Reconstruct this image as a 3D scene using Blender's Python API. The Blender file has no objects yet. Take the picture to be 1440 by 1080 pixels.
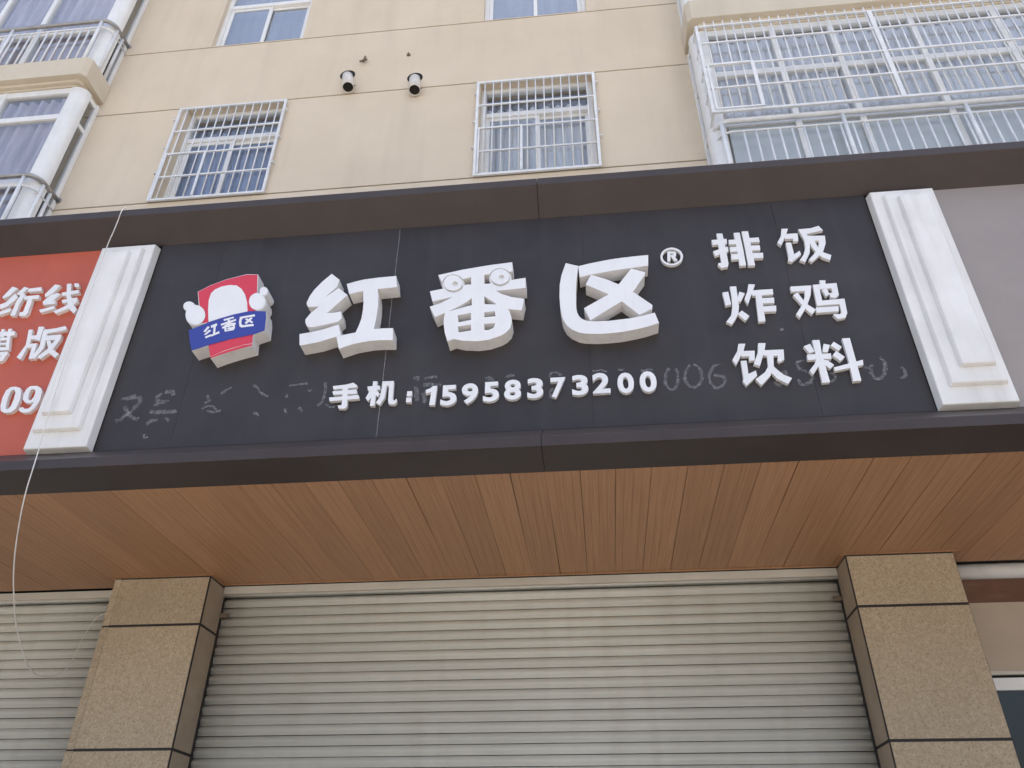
import bpy, bmesh, math, random
from mathutils import Vector, Matrix
from mathutils.geometry import delaunay_2d_cdt

random.seed(7)
SC = bpy.context.scene
COL = SC.collection

# ------------------------------------------------------------------ camera
cam_data = bpy.data.cameras.new("camera")
cam = bpy.data.objects.new("camera", cam_data)
COL.objects.link(cam)
cam_data.sensor_fit = 'HORIZONTAL'
cam_data.sensor_width = 36.0
cam_data.lens = 1112.689 / 1440.0 * 36.0
cam_data.clip_start = 0.05
cam_data.clip_end = 2000.0
_f = Vector((-0.09083506, 0.82858561, 0.55244446))
_r = Vector((0.99444638, 0.10507847, 0.00590844))
_u = Vector((0.05315437, -0.54991309, 0.83352877))
cam.matrix_world = Matrix(((_r.x, _u.x, -_f.x, 0.0), (_r.y, _u.y, -_f.y, 0.0), (_r.z, _u.z, -_f.z, 1.6), (0, 0, 0, 1)))
SC.camera = cam

# ------------------------------------------------------------------ sky, sun, exposure
SUN_EL, SUN_AZ = 70.0, 28.0          # the sun stands high behind the building, to the right
world = bpy.data.worlds.new("World")
SC.world = world
world.use_nodes = True
wn = world.node_tree
wn.nodes.clear()
sky = wn.nodes.new('ShaderNodeTexSky')
sky.sky_type = 'NISHITA'
sky.sun_disc = False
sky.sun_elevation = math.radians(SUN_EL)
sky.sun_rotation = math.radians(SUN_AZ)
sky.air_density = 1.0
sky.dust_density = 6.0
sky.ozone_density = 1.0
bg = wn.nodes.new('ShaderNodeBackground')
bg.inputs['Strength'].default_value = 0.15
wo = wn.nodes.new('ShaderNodeOutputWorld')
wn.links.new(sky.outputs[0], bg.inputs['Color'])
wn.links.new(bg.outputs[0], wo.inputs['Surface'])

sun_data = bpy.data.lights.new("sun", 'SUN')
sun_data.energy = 4.0
sun_data.angle = math.radians(0.6)
sun_data.color = (1.0, 0.95, 0.87)
sun = bpy.data.objects.new("sun", sun_data)
COL.objects.link(sun)
_el, _az = math.radians(SUN_EL), math.radians(SUN_AZ)
_to_sun = Vector((math.sin(_az) * math.cos(_el), math.cos(_az) * math.cos(_el), math.sin(_el)))
sun.rotation_euler = _to_sun.to_track_quat('Z', 'Y').to_euler()
sun.location = (6, 12, 30)

SC.view_settings.view_transform = 'Standard'
SC.view_settings.look = 'None'
SC.view_settings.gamma = 1.0
SC.view_settings.use_curve_mapping = False
SC.view_settings.exposure = 1.40
SC.cycles.max_bounces = 8

# ------------------------------------------------------------------ lettering outlines (x, z in metres on the sign)
GLYPHS = {
    'hong': ([[(-1.564, 4.966), (-1.506, 4.911), (-1.513, 4.856), (-1.584, 4.772), (-1.502, 4.841), (-1.438, 4.781), (-1.552, 4.646), (-1.507, 4.645), (-1.462, 4.652), (-1.452, 4.596), (-1.473, 4.573), (-1.557, 4.555), (-1.617, 4.544), (-1.648, 4.543), (-1.668, 4.559), (-1.678, 4.583), (-1.681, 4.606), (-1.658, 4.649), (-1.612, 4.702), (-1.676, 4.704), (-1.689, 4.72), (-1.694, 4.738), (-1.682, 4.791), (-1.661, 4.84), (-1.619, 4.903)], [(-1.701, 4.495), (-1.633, 4.504), (-1.552, 4.522), (-1.465, 4.551), (-1.44, 4.469), (-1.47, 4.458), (-1.575, 4.425), (-1.679, 4.408), (-1.688, 4.414)], [(-1.454, 4.871), (-1.399, 4.888), (-1.343, 4.9), (-1.249, 4.908), (-1.14, 4.911), (-1.127, 4.819), (-1.249, 4.813), (-1.239, 4.758), (-1.233, 4.679), (-1.234, 4.595), (-1.241, 4.498), (-1.183, 4.5), (-1.123, 4.497), (-1.117, 4.407), (-1.193, 4.412), (-1.253, 4.412), (-1.353, 4.397), (-1.44, 4.366), (-1.467, 4.458), (-1.411, 4.471), (-1.351, 4.481), (-1.336, 4.538), (-1.327, 4.586), (-1.325, 4.656), (-1.328, 4.71), (-1.341, 4.804), (-1.382, 4.798), (-1.428, 4.787)]], []),
    'fan': ([[(-0.871, 4.895), (-0.722, 4.926), (-0.554, 4.949), (-0.407, 4.961), (-0.402, 4.887), (-0.584, 4.873), (-0.664, 4.861), (-0.838, 4.82)], [(-0.665, 4.89), (-0.581, 4.89), (-0.574, 4.626), (-0.649, 4.62)], [(-0.916, 4.767), (-0.827, 4.783), (-0.692, 4.802), (-0.539, 4.798), (-0.429, 4.814), (-0.324, 4.826), (-0.323, 4.745), (-0.513, 4.737), (-0.671, 4.715), (-0.774, 4.71), (-0.895, 4.685)], [(-0.909, 4.645), (-0.839, 4.67), (-0.774, 4.708), (-0.685, 4.771), (-0.623, 4.734), (-0.669, 4.676), (-0.728, 4.633), (-0.811, 4.591), (-0.872, 4.561)], [(-0.599, 4.764), (-0.513, 4.745), (-0.471, 4.71), (-0.41, 4.68), (-0.332, 4.66), (-0.347, 4.574), (-0.427, 4.588), (-0.499, 4.631), (-0.536, 4.665), (-0.585, 4.708)], [(-0.811, 4.595), (-0.739, 4.614), (-0.656, 4.635), (-0.578, 4.638), (-0.487, 4.629), (-0.445, 4.612), (-0.421, 4.572), (-0.409, 4.526), (-0.406, 4.485), (-0.417, 4.442), (-0.443, 4.411), (-0.472, 4.392), (-0.541, 4.368), (-0.611, 4.362), (-0.693, 4.372), (-0.75, 4.39), (-0.787, 4.375), (-0.805, 4.438), (-0.816, 4.505), (-0.817, 4.55)]], [[(-0.734, 4.565), (-0.654, 4.577), (-0.652, 4.524), (-0.727, 4.51)], [(-0.573, 4.575), (-0.509, 4.578), (-0.505, 4.54), (-0.572, 4.537)], [(-0.729, 4.48), (-0.651, 4.489), (-0.649, 4.444), (-0.722, 4.435)], [(-0.571, 4.489), (-0.503, 4.489), (-0.515, 4.453), (-0.543, 4.44), (-0.569, 4.44)], [(-0.705, 4.812), (-0.707, 4.794), (-0.713, 4.777), (-0.723, 4.762), (-0.736, 4.752), (-0.752, 4.746), (-0.77, 4.745), (-0.787, 4.749), (-0.804, 4.758), (-0.819, 4.77), (-0.83, 4.786), (-0.838, 4.805), (-0.842, 4.824), (-0.84, 4.843), (-0.834, 4.86), (-0.824, 4.875), (-0.811, 4.886), (-0.794, 4.892), (-0.777, 4.893), (-0.759, 4.889), (-0.742, 4.88), (-0.727, 4.867), (-0.716, 4.85), (-0.708, 4.832)], [(-0.414, 4.839), (-0.416, 4.82), (-0.423, 4.803), (-0.433, 4.789), (-0.447, 4.778), (-0.463, 4.772), (-0.48, 4.771), (-0.498, 4.775), (-0.514, 4.784), (-0.528, 4.797), (-0.539, 4.813), (-0.546, 4.831), (-0.549, 4.85), (-0.547, 4.869), (-0.541, 4.887), (-0.53, 4.901), (-0.516, 4.912), (-0.5, 4.918), (-0.483, 4.919), (-0.465, 4.915), (-0.448, 4.906), (-0.434, 4.893), (-0.423, 4.877), (-0.417, 4.858)]]),
    'eyes': ([[(-0.715, 4.813), (-0.716, 4.798), (-0.721, 4.783), (-0.73, 4.771), (-0.742, 4.763), (-0.755, 4.758), (-0.77, 4.757), (-0.785, 4.76), (-0.8, 4.767), (-0.812, 4.778), (-0.822, 4.792), (-0.829, 4.807), (-0.832, 4.823), (-0.83, 4.839), (-0.825, 4.854), (-0.817, 4.866), (-0.805, 4.875), (-0.791, 4.88), (-0.776, 4.881), (-0.761, 4.877), (-0.746, 4.87), (-0.734, 4.859), (-0.724, 4.845), (-0.718, 4.829)], [(-0.424, 4.84), (-0.426, 4.824), (-0.431, 4.81), (-0.44, 4.798), (-0.452, 4.789), (-0.466, 4.784), (-0.481, 4.783), (-0.495, 4.786), (-0.509, 4.794), (-0.522, 4.805), (-0.531, 4.818), (-0.537, 4.833), (-0.539, 4.85), (-0.538, 4.865), (-0.532, 4.88), (-0.523, 4.892), (-0.511, 4.901), (-0.497, 4.906), (-0.482, 4.907), (-0.467, 4.903), (-0.453, 4.896), (-0.441, 4.885), (-0.432, 4.871), (-0.426, 4.856)]], [[(-0.742, 4.809), (-0.744, 4.8), (-0.75, 4.793), (-0.758, 4.791), (-0.767, 4.795), (-0.773, 4.802), (-0.776, 4.812), (-0.774, 4.822), (-0.768, 4.828), (-0.76, 4.83), (-0.752, 4.827), (-0.745, 4.819)], [(-0.454, 4.837), (-0.457, 4.828), (-0.463, 4.822), (-0.471, 4.82), (-0.479, 4.823), (-0.485, 4.83), (-0.488, 4.84), (-0.485, 4.85), (-0.48, 4.856), (-0.471, 4.858), (-0.463, 4.855), (-0.457, 4.847)]]),
    'qu': ([[(-0.074, 4.924), (0.001, 4.893), (-0.008, 4.821), (-0.016, 4.759), (-0.021, 4.682), (-0.024, 4.575), (-0.019, 4.53), (-0.01, 4.503), (0.005, 4.482), (0.03, 4.466), (0.081, 4.456), (0.161, 4.454), (0.282, 4.463), (0.357, 4.477), (0.43, 4.494), (0.447, 4.417), (0.373, 4.394), (0.315, 4.381), (0.235, 4.368), (0.156, 4.364), (0.105, 4.363), (0.06, 4.367), (0.02, 4.372), (-0.014, 4.382), (-0.058, 4.41), (-0.086, 4.443), (-0.102, 4.481), (-0.11, 4.508), (-0.118, 4.583), (-0.12, 4.659), (-0.116, 4.752), (-0.103, 4.829)], [(0.001, 4.891), (0.068, 4.907), (0.129, 4.918), (0.203, 4.93), (0.276, 4.937), (0.354, 4.942), (0.432, 4.945), (0.424, 4.859), (0.305, 4.848), (0.173, 4.833), (0.07, 4.816), (0.007, 4.803)], [(0.32, 4.844), (0.401, 4.808), (0.398, 4.786), (0.321, 4.667), (0.252, 4.598), (0.179, 4.55), (0.056, 4.467), (0.023, 4.56), (0.168, 4.651), (0.237, 4.726)], [(0.076, 4.816), (0.169, 4.77), (0.237, 4.726), (0.325, 4.653), (0.422, 4.551), (0.418, 4.525), (0.341, 4.486), (0.246, 4.595), (0.168, 4.658), (0.04, 4.741)]], []),
    'pai': ([[(0.88, 5.157), (0.916, 5.154), (0.919, 5.022), (0.918, 4.9), (0.91, 4.876), (0.873, 4.868), (0.854, 4.898), (0.859, 4.91), (0.877, 4.91), (0.878, 5.036)], [(0.843, 5.105), (0.935, 5.106), (0.933, 5.066), (0.842, 5.064)], [(0.84, 5.01), (0.933, 5.041), (0.933, 5.003), (0.847, 4.969)], [(0.985, 5.152), (1.022, 5.152), (1.023, 5.013), (1.02, 4.878), (0.982, 4.877), (0.987, 5.016)], [(0.946, 5.095), (0.992, 5.096), (0.99, 5.057), (0.944, 5.058)], [(0.944, 5.035), (0.994, 5.035), (0.994, 4.995), (0.943, 4.995)], [(0.944, 4.975), (0.996, 4.977), (0.993, 4.932), (0.94, 4.93)], [(1.036, 5.16), (1.075, 5.159), (1.074, 5.008), (1.073, 4.873), (1.033, 4.873), (1.035, 5.011)], [(1.069, 5.1), (1.131, 5.099), (1.131, 5.062), (1.072, 5.063)], [(1.069, 5.036), (1.127, 5.035), (1.124, 4.995), (1.07, 4.996)], [(1.07, 4.974), (1.136, 4.97), (1.131, 4.929), (1.07, 4.93)]], []),
    'fanrice': ([[(1.281, 5.159), (1.319, 5.156), (1.295, 5.097), (1.253, 5.019), (1.236, 5.047), (1.267, 5.1)], [(1.291, 5.113), (1.37, 5.112), (1.362, 5.048), (1.332, 5.045), (1.335, 5.071), (1.287, 5.072)], [(1.285, 5.04), (1.317, 5.04), (1.317, 4.941), (1.355, 4.967), (1.358, 4.937), (1.291, 4.879), (1.272, 4.892), (1.281, 4.92)], [(1.38, 5.145), (1.456, 5.147), (1.506, 5.163), (1.525, 5.122), (1.425, 5.103), (1.425, 5.084), (1.428, 5.024), (1.411, 4.947), (1.37, 4.872), (1.341, 4.891), (1.371, 4.931), (1.393, 4.988), (1.399, 5.057)], [(1.423, 5.085), (1.527, 5.077), (1.52, 5.016), (1.496, 4.959), (1.459, 4.914), (1.408, 4.87), (1.394, 4.889), (1.435, 4.935), (1.469, 4.981), (1.484, 5.039), (1.42, 5.043)], [(1.427, 5.046), (1.457, 5.045), (1.469, 4.981), (1.492, 4.94), (1.532, 4.915), (1.517, 4.875), (1.477, 4.9), (1.446, 4.954), (1.43, 4.999)]], []),
    'zha': ([[(0.85, 4.676), (0.885, 4.68), (0.888, 4.582), (0.855, 4.575)], [(0.949, 4.675), (0.979, 4.659), (0.946, 4.598), (0.923, 4.604)], [(0.9, 4.718), (0.937, 4.717), (0.934, 4.649), (0.931, 4.568), (0.92, 4.515), (0.896, 4.468), (0.87, 4.433), (0.842, 4.455), (0.877, 4.501), (0.892, 4.562), (0.899, 4.643)], [(0.942, 4.531), (0.979, 4.488), (0.951, 4.455), (0.915, 4.507)], [(1.011, 4.728), (1.048, 4.722), (1.031, 4.682), (0.983, 4.572), (0.971, 4.618), (0.995, 4.671)], [(1.02, 4.678), (1.144, 4.679), (1.141, 4.639), (1.02, 4.637)], [(1.041, 4.677), (1.076, 4.674), (1.069, 4.557), (1.063, 4.443), (1.024, 4.441), (1.032, 4.56)], [(1.064, 4.615), (1.14, 4.614), (1.136, 4.574), (1.06, 4.575)], [(1.06, 4.553), (1.142, 4.553), (1.136, 4.511), (1.058, 4.513)]], []),
    'ji': ([[(1.248, 4.689), (1.369, 4.688), (1.351, 4.615), (1.315, 4.537), (1.259, 4.454), (1.243, 4.481), (1.291, 4.548), (1.316, 4.608), (1.323, 4.649), (1.245, 4.65)], [(1.252, 4.623), (1.281, 4.64), (1.312, 4.555), (1.359, 4.505), (1.329, 4.472), (1.299, 4.521)], [(1.423, 4.723), (1.457, 4.72), (1.448, 4.679), (1.421, 4.682)], [(1.378, 4.692), (1.515, 4.694), (1.509, 4.602), (1.486, 4.584), (1.457, 4.59), (1.461, 4.624), (1.476, 4.618), (1.478, 4.657), (1.406, 4.655)], [(1.378, 4.692), (1.412, 4.691), (1.407, 4.561), (1.372, 4.534)], [(1.372, 4.568), (1.534, 4.574), (1.527, 4.467), (1.51, 4.434), (1.466, 4.427), (1.447, 4.461), (1.451, 4.466), (1.486, 4.462), (1.496, 4.474), (1.499, 4.536), (1.372, 4.534)], [(1.422, 4.649), (1.451, 4.656), (1.459, 4.615), (1.435, 4.599)], [(1.362, 4.52), (1.489, 4.521), (1.483, 4.484), (1.358, 4.482)]], []),
    'yin': ([[(0.887, 4.293), (0.925, 4.291), (0.908, 4.242), (0.852, 4.147), (0.838, 4.185), (0.872, 4.24)], [(0.898, 4.241), (0.969, 4.239), (0.959, 4.173), (0.928, 4.171), (0.932, 4.203), (0.89, 4.203)], [(0.882, 4.174), (0.914, 4.174), (0.91, 4.083), (0.954, 4.104), (0.955, 4.068), (0.887, 4.006), (0.872, 4.042), (0.879, 4.049)], [(0.997, 4.29), (1.037, 4.287), (1.024, 4.238), (0.981, 4.132), (0.949, 4.147), (0.985, 4.228)], [(1.016, 4.238), (1.128, 4.236), (1.119, 4.166), (1.092, 4.151), (1.082, 4.164), (1.091, 4.196), (1.013, 4.201)], [(1.031, 4.204), (1.066, 4.202), (1.054, 4.118), (1.026, 4.064), (0.968, 4.003), (0.943, 4.045), (1.001, 4.089), (1.025, 4.128)], [(1.051, 4.13), (1.071, 4.1), (1.097, 4.067), (1.138, 4.041), (1.11, 4.003), (1.06, 4.042), (1.035, 4.083)]], []),
    'liao': ([[(1.241, 4.25), (1.279, 4.265), (1.292, 4.211), (1.263, 4.2)], [(1.352, 4.26), (1.384, 4.249), (1.363, 4.202), (1.334, 4.204)], [(1.295, 4.289), (1.335, 4.288), (1.329, 4.196), (1.333, 4.001), (1.292, 3.999), (1.294, 4.101)], [(1.248, 4.192), (1.377, 4.192), (1.374, 4.156), (1.244, 4.155)], [(1.29, 4.158), (1.305, 4.125), (1.253, 4.055), (1.241, 4.085), (1.277, 4.127)], [(1.32, 4.152), (1.351, 4.146), (1.378, 4.113), (1.352, 4.088), (1.322, 4.128)], [(1.409, 4.27), (1.445, 4.233), (1.422, 4.207), (1.387, 4.245)], [(1.409, 4.207), (1.446, 4.163), (1.419, 4.137), (1.383, 4.177)], [(1.373, 4.096), (1.537, 4.137), (1.532, 4.103), (1.374, 4.072)], [(1.459, 4.29), (1.501, 4.289), (1.5, 4.144), (1.498, 4.002), (1.455, 3.998), (1.461, 4.138)]], []),
    'shou': ([[(-1.471, 4.153), (-1.39, 4.159), (-1.349, 4.17), (-1.323, 4.148), (-1.326, 4.135), (-1.402, 4.131), (-1.464, 4.13)], [(-1.468, 4.117), (-1.324, 4.121), (-1.319, 4.092), (-1.46, 4.092)], [(-1.483, 4.074), (-1.308, 4.082), (-1.301, 4.055), (-1.476, 4.048)], [(-1.411, 4.142), (-1.377, 4.145), (-1.367, 4.011), (-1.377, 3.993), (-1.415, 3.994), (-1.423, 4.015), (-1.401, 4.018), (-1.401, 4.053)]], []),
    'jiphone': ([[(-1.261, 4.137), (-1.188, 4.139), (-1.181, 4.112), (-1.254, 4.107)], [(-1.23, 4.172), (-1.205, 4.17), (-1.204, 4.001), (-1.232, 4.003)], [(-1.239, 4.118), (-1.217, 4.086), (-1.246, 4.034), (-1.263, 4.058)], [(-1.21, 4.116), (-1.182, 4.083), (-1.192, 4.062), (-1.213, 4.085)], [(-1.174, 4.168), (-1.106, 4.166), (-1.102, 4.039), (-1.09, 4.029), (-1.08, 4.042), (-1.076, 4.016), (-1.092, 4.003), (-1.122, 4.008), (-1.128, 4.032), (-1.132, 4.134), (-1.146, 4.135), (-1.149, 4.055), (-1.174, 4.004), (-1.199, 4.023), (-1.18, 4.057), (-1.174, 4.119)]], []),
    'colon': ([[(-1.02, 4.089), (-0.992, 4.088), (-0.991, 4.054), (-1.021, 4.056)], [(-1.022, 4.045), (-0.992, 4.044), (-0.991, 4.012), (-1.022, 4.014)]], []),
    'one': ([[(-0.871, 4.115), (-0.846, 4.116), (-0.853, 3.985), (-0.885, 3.987), (-0.879, 4.075), (-0.909, 4.065), (-0.912, 4.091), (-0.887, 4.1)]], []),
    'reg': ([[(0.653, 4.986), (0.649, 4.97), (0.642, 4.955), (0.633, 4.941), (0.621, 4.931), (0.607, 4.923), (0.592, 4.919), (0.576, 4.919), (0.561, 4.922), (0.547, 4.929), (0.535, 4.939), (0.525, 4.951), (0.519, 4.966), (0.515, 4.982), (0.515, 4.998), (0.518, 5.015), (0.525, 5.03), (0.534, 5.043), (0.547, 5.054), (0.561, 5.062), (0.576, 5.066), (0.592, 5.067), (0.607, 5.063), (0.621, 5.056), (0.633, 5.046), (0.643, 5.033), (0.649, 5.019), (0.653, 5.002)]], [[(0.64, 4.987), (0.637, 4.974), (0.632, 4.962), (0.624, 4.951), (0.614, 4.943), (0.603, 4.937), (0.59, 4.933), (0.578, 4.933), (0.565, 4.935), (0.554, 4.941), (0.544, 4.949), (0.536, 4.959), (0.53, 4.971), (0.528, 4.984), (0.527, 4.997), (0.53, 5.01), (0.536, 5.023), (0.543, 5.033), (0.553, 5.042), (0.565, 5.048), (0.577, 5.052), (0.59, 5.052), (0.603, 5.049), (0.614, 5.044), (0.624, 5.036), (0.632, 5.025), (0.637, 5.013), (0.64, 5.0)]]),
    'regR': ([[(0.562, 5.037), (0.58, 5.036), (0.572, 4.956), (0.554, 4.958)], [(0.562, 5.037), (0.609, 5.03), (0.615, 5.012), (0.608, 4.993), (0.574, 4.99), (0.576, 5.006), (0.597, 5.007), (0.6, 5.015), (0.577, 5.019)], [(0.579, 4.998), (0.6, 4.999), (0.617, 4.955), (0.598, 4.954)]], []),
    'hang': ([[(-3.842, 5.114), (-3.796, 5.095), (-3.835, 5.028), (-3.871, 5.01), (-3.881, 5.026)], [(-3.797, 5.05), (-3.764, 5.014), (-3.814, 4.939), (-3.857, 4.919), (-3.872, 4.959), (-3.837, 4.976)], [(-3.855, 4.893), (-3.782, 4.923), (-3.775, 4.893), (-3.844, 4.865)], [(-3.752, 5.104), (-3.717, 5.091), (-3.754, 5.029), (-3.786, 5.044)], [(-3.75, 5.052), (-3.718, 5.034), (-3.732, 4.947), (-3.726, 4.851), (-3.761, 4.857), (-3.762, 4.97)], [(-3.715, 5.085), (-3.623, 5.091), (-3.611, 5.056), (-3.709, 5.057)], [(-3.721, 5.018), (-3.616, 5.022), (-3.606, 4.99), (-3.651, 4.99), (-3.64, 4.869), (-3.653, 4.845), (-3.696, 4.849), (-3.703, 4.879), (-3.679, 4.882), (-3.684, 4.99), (-3.709, 4.986)]], []),
    'xian': ([[(-3.531, 5.107), (-3.488, 5.095), (-3.523, 5.023), (-3.563, 4.997), (-3.576, 5.025)], [(-3.491, 5.028), (-3.46, 5.018), (-3.497, 4.961), (-3.478, 4.963), (-3.471, 4.935), (-3.554, 4.931), (-3.568, 4.959), (-3.531, 5.011)], [(-3.568, 4.889), (-3.469, 4.916), (-3.463, 4.888), (-3.551, 4.865)], [(-3.445, 5.105), (-3.415, 5.105), (-3.388, 5.012), (-3.348, 4.927), (-3.297, 4.874), (-3.308, 4.838), (-3.364, 4.888), (-3.411, 4.993)], [(-3.457, 5.028), (-3.34, 5.044), (-3.328, 5.015), (-3.443, 4.999)], [(-3.435, 4.964), (-3.33, 4.976), (-3.317, 4.947), (-3.421, 4.936)], [(-3.342, 4.946), (-3.311, 4.942), (-3.373, 4.878), (-3.437, 4.848), (-3.462, 4.87), (-3.405, 4.899)], [(-3.393, 5.103), (-3.362, 5.103), (-3.345, 5.068), (-3.38, 5.075)]], []),
    'mo': ([[(-3.785, 4.721), (-3.674, 4.719), (-3.667, 4.686), (-3.772, 4.687)], [(-3.73, 4.742), (-3.708, 4.744), (-3.689, 4.671), (-3.714, 4.673)], [(-3.778, 4.743), (-3.757, 4.744), (-3.739, 4.674), (-3.762, 4.674)], [(-3.766, 4.67), (-3.692, 4.673), (-3.661, 4.569), (-3.725, 4.567)], [(-3.735, 4.553), (-3.662, 4.555), (-3.658, 4.528), (-3.725, 4.526)], [(-3.69, 4.528), (-3.663, 4.531), (-3.669, 4.489), (-3.694, 4.473), (-3.705, 4.501)], [(-3.865, 4.708), (-3.793, 4.713), (-3.785, 4.684), (-3.857, 4.681)], [(-3.84, 4.738), (-3.819, 4.738), (-3.754, 4.495), (-3.777, 4.496)]], [[(-3.751, 4.651), (-3.707, 4.651), (-3.701, 4.63), (-3.742, 4.629)], [(-3.736, 4.613), (-3.697, 4.614), (-3.691, 4.593), (-3.728, 4.592)]]),
    'ban': ([[(-3.581, 4.724), (-3.555, 4.725), (-3.533, 4.623), (-3.55, 4.487), (-3.583, 4.504), (-3.556, 4.6)], [(-3.557, 4.673), (-3.506, 4.676), (-3.498, 4.645), (-3.551, 4.642)], [(-3.52, 4.745), (-3.482, 4.742), (-3.471, 4.628), (-3.505, 4.637)], [(-3.543, 4.605), (-3.482, 4.609), (-3.469, 4.489), (-3.496, 4.486), (-3.507, 4.578), (-3.537, 4.575)], [(-3.473, 4.716), (-3.392, 4.723), (-3.334, 4.737), (-3.317, 4.717), (-3.322, 4.703), (-3.451, 4.683)], [(-3.474, 4.704), (-3.442, 4.702), (-3.42, 4.567), (-3.457, 4.484), (-3.481, 4.494), (-3.456, 4.581)], [(-3.443, 4.665), (-3.337, 4.669), (-3.33, 4.632), (-3.359, 4.538), (-3.415, 4.481), (-3.441, 4.497), (-3.389, 4.564), (-3.365, 4.629), (-3.432, 4.63)], [(-3.425, 4.625), (-3.4, 4.628), (-3.353, 4.55), (-3.3, 4.511), (-3.317, 4.482), (-3.368, 4.521)]], []),
    'zero': ([[(-3.535, 4.275), (-3.502, 4.276), (-3.467, 4.263), (-3.451, 4.234), (-3.438, 4.173), (-3.441, 4.113), (-3.465, 4.087), (-3.504, 4.086), (-3.535, 4.102), (-3.551, 4.136), (-3.561, 4.197), (-3.558, 4.252)]], [[(-3.518, 4.252), (-3.499, 4.25), (-3.488, 4.231), (-3.481, 4.181), (-3.482, 4.132), (-3.494, 4.111), (-3.507, 4.115), (-3.516, 4.139), (-3.524, 4.194), (-3.525, 4.239)]]),
    'nine': ([[(-3.406, 4.274), (-3.361, 4.273), (-3.328, 4.254), (-3.313, 4.226), (-3.305, 4.165), (-3.318, 4.111), (-3.345, 4.08), (-3.385, 4.08), (-3.414, 4.095), (-3.42, 4.117), (-3.4, 4.121), (-3.38, 4.107), (-3.36, 4.108), (-3.347, 4.123), (-3.339, 4.156), (-3.365, 4.146), (-3.397, 4.154), (-3.42, 4.177), (-3.43, 4.216), (-3.424, 4.255)]], [[(-3.39, 4.25), (-3.369, 4.249), (-3.357, 4.234), (-3.353, 4.195), (-3.363, 4.168), (-3.38, 4.169), (-3.391, 4.192), (-3.395, 4.231)]]),
    'logoback': ([[(-2.437, 4.889), (-2.365, 4.937), (-2.268, 4.979), (-2.135, 5.012), (-2.057, 5.003), (-2.01, 4.71), (-2.289, 4.629), (-2.357, 4.619)], [(-2.421, 4.577), (-2.354, 4.603), (-2.296, 4.634), (-2.153, 4.68), (-2.054, 4.699), (-1.945, 4.689), (-1.933, 4.633), (-1.924, 4.533), (-1.992, 4.509), (-2.137, 4.482), (-2.267, 4.447), (-2.362, 4.413), (-2.392, 4.484)], [(-2.273, 4.475), (-1.997, 4.538), (-1.985, 4.426), (-2.082, 4.401), (-2.164, 4.375), (-2.229, 4.348)], [(-2.334, 4.688), (-2.332, 4.664), (-2.335, 4.643), (-2.344, 4.626), (-2.357, 4.615), (-2.374, 4.61), (-2.394, 4.611), (-2.414, 4.619), (-2.434, 4.633), (-2.451, 4.652), (-2.464, 4.674), (-2.473, 4.698), (-2.476, 4.722), (-2.473, 4.744), (-2.465, 4.761), (-2.451, 4.773), (-2.433, 4.778), (-2.414, 4.777), (-2.393, 4.768), (-2.373, 4.754), (-2.356, 4.734), (-2.343, 4.712)], [(-2.423, 4.766), (-2.422, 4.751), (-2.428, 4.738), (-2.439, 4.731), (-2.454, 4.729), (-2.471, 4.733), (-2.486, 4.743), (-2.499, 4.757), (-2.506, 4.773), (-2.506, 4.788), (-2.501, 4.801), (-2.489, 4.809), (-2.474, 4.811), (-2.457, 4.806), (-2.442, 4.796), (-2.43, 4.782)], [(-1.959, 4.765), (-1.957, 4.744), (-1.961, 4.726), (-1.968, 4.711), (-1.98, 4.7), (-1.994, 4.696), (-2.011, 4.697), (-2.027, 4.704), (-2.043, 4.717), (-2.057, 4.733), (-2.068, 4.753), (-2.074, 4.774), (-2.076, 4.795), (-2.073, 4.814), (-2.065, 4.83), (-2.054, 4.84), (-2.039, 4.845), (-2.022, 4.844), (-2.005, 4.836), (-1.989, 4.824), (-1.976, 4.806), (-1.965, 4.786)], [(-1.96, 4.85), (-1.96, 4.833), (-1.966, 4.82), (-1.976, 4.813), (-1.989, 4.814), (-2.003, 4.823), (-2.013, 4.837), (-2.02, 4.855), (-2.02, 4.872), (-2.014, 4.885), (-2.004, 4.892), (-1.991, 4.891), (-1.977, 4.882), (-1.966, 4.867)]], []),
    'logored': ([[(-2.433, 4.887), (-2.364, 4.933), (-2.267, 4.975), (-2.134, 5.007), (-2.06, 4.999), (-2.011, 4.702), (-2.152, 4.677), (-2.296, 4.632), (-2.352, 4.626)]], []),
    'logored2': ([[(-2.265, 4.451), (-2.137, 4.484), (-1.995, 4.512), (-1.988, 4.446), (-2.04, 4.439), (-2.146, 4.407), (-2.234, 4.364)]], []),
    'logored3': ([[(-2.234, 4.361), (-2.145, 4.402), (-2.04, 4.435), (-1.987, 4.441), (-1.986, 4.428), (-2.083, 4.402), (-2.164, 4.376), (-2.228, 4.351)]], []),
    'logowhite': ([[(-2.305, 4.631), (-2.33, 4.727), (-2.344, 4.808), (-2.342, 4.865), (-2.323, 4.896), (-2.281, 4.918), (-2.23, 4.926), (-2.182, 4.918), (-2.143, 4.886), (-2.111, 4.838), (-2.084, 4.771), (-2.065, 4.69), (-2.153, 4.68), (-2.237, 4.655)]], []),
    'logoblue': ([[(-2.419, 4.576), (-2.353, 4.602), (-2.296, 4.632), (-2.152, 4.678), (-2.054, 4.697), (-1.946, 4.687), (-1.935, 4.633), (-1.926, 4.535), (-1.992, 4.511), (-2.137, 4.484), (-2.267, 4.448), (-2.362, 4.415), (-2.391, 4.484)]], []),
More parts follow.
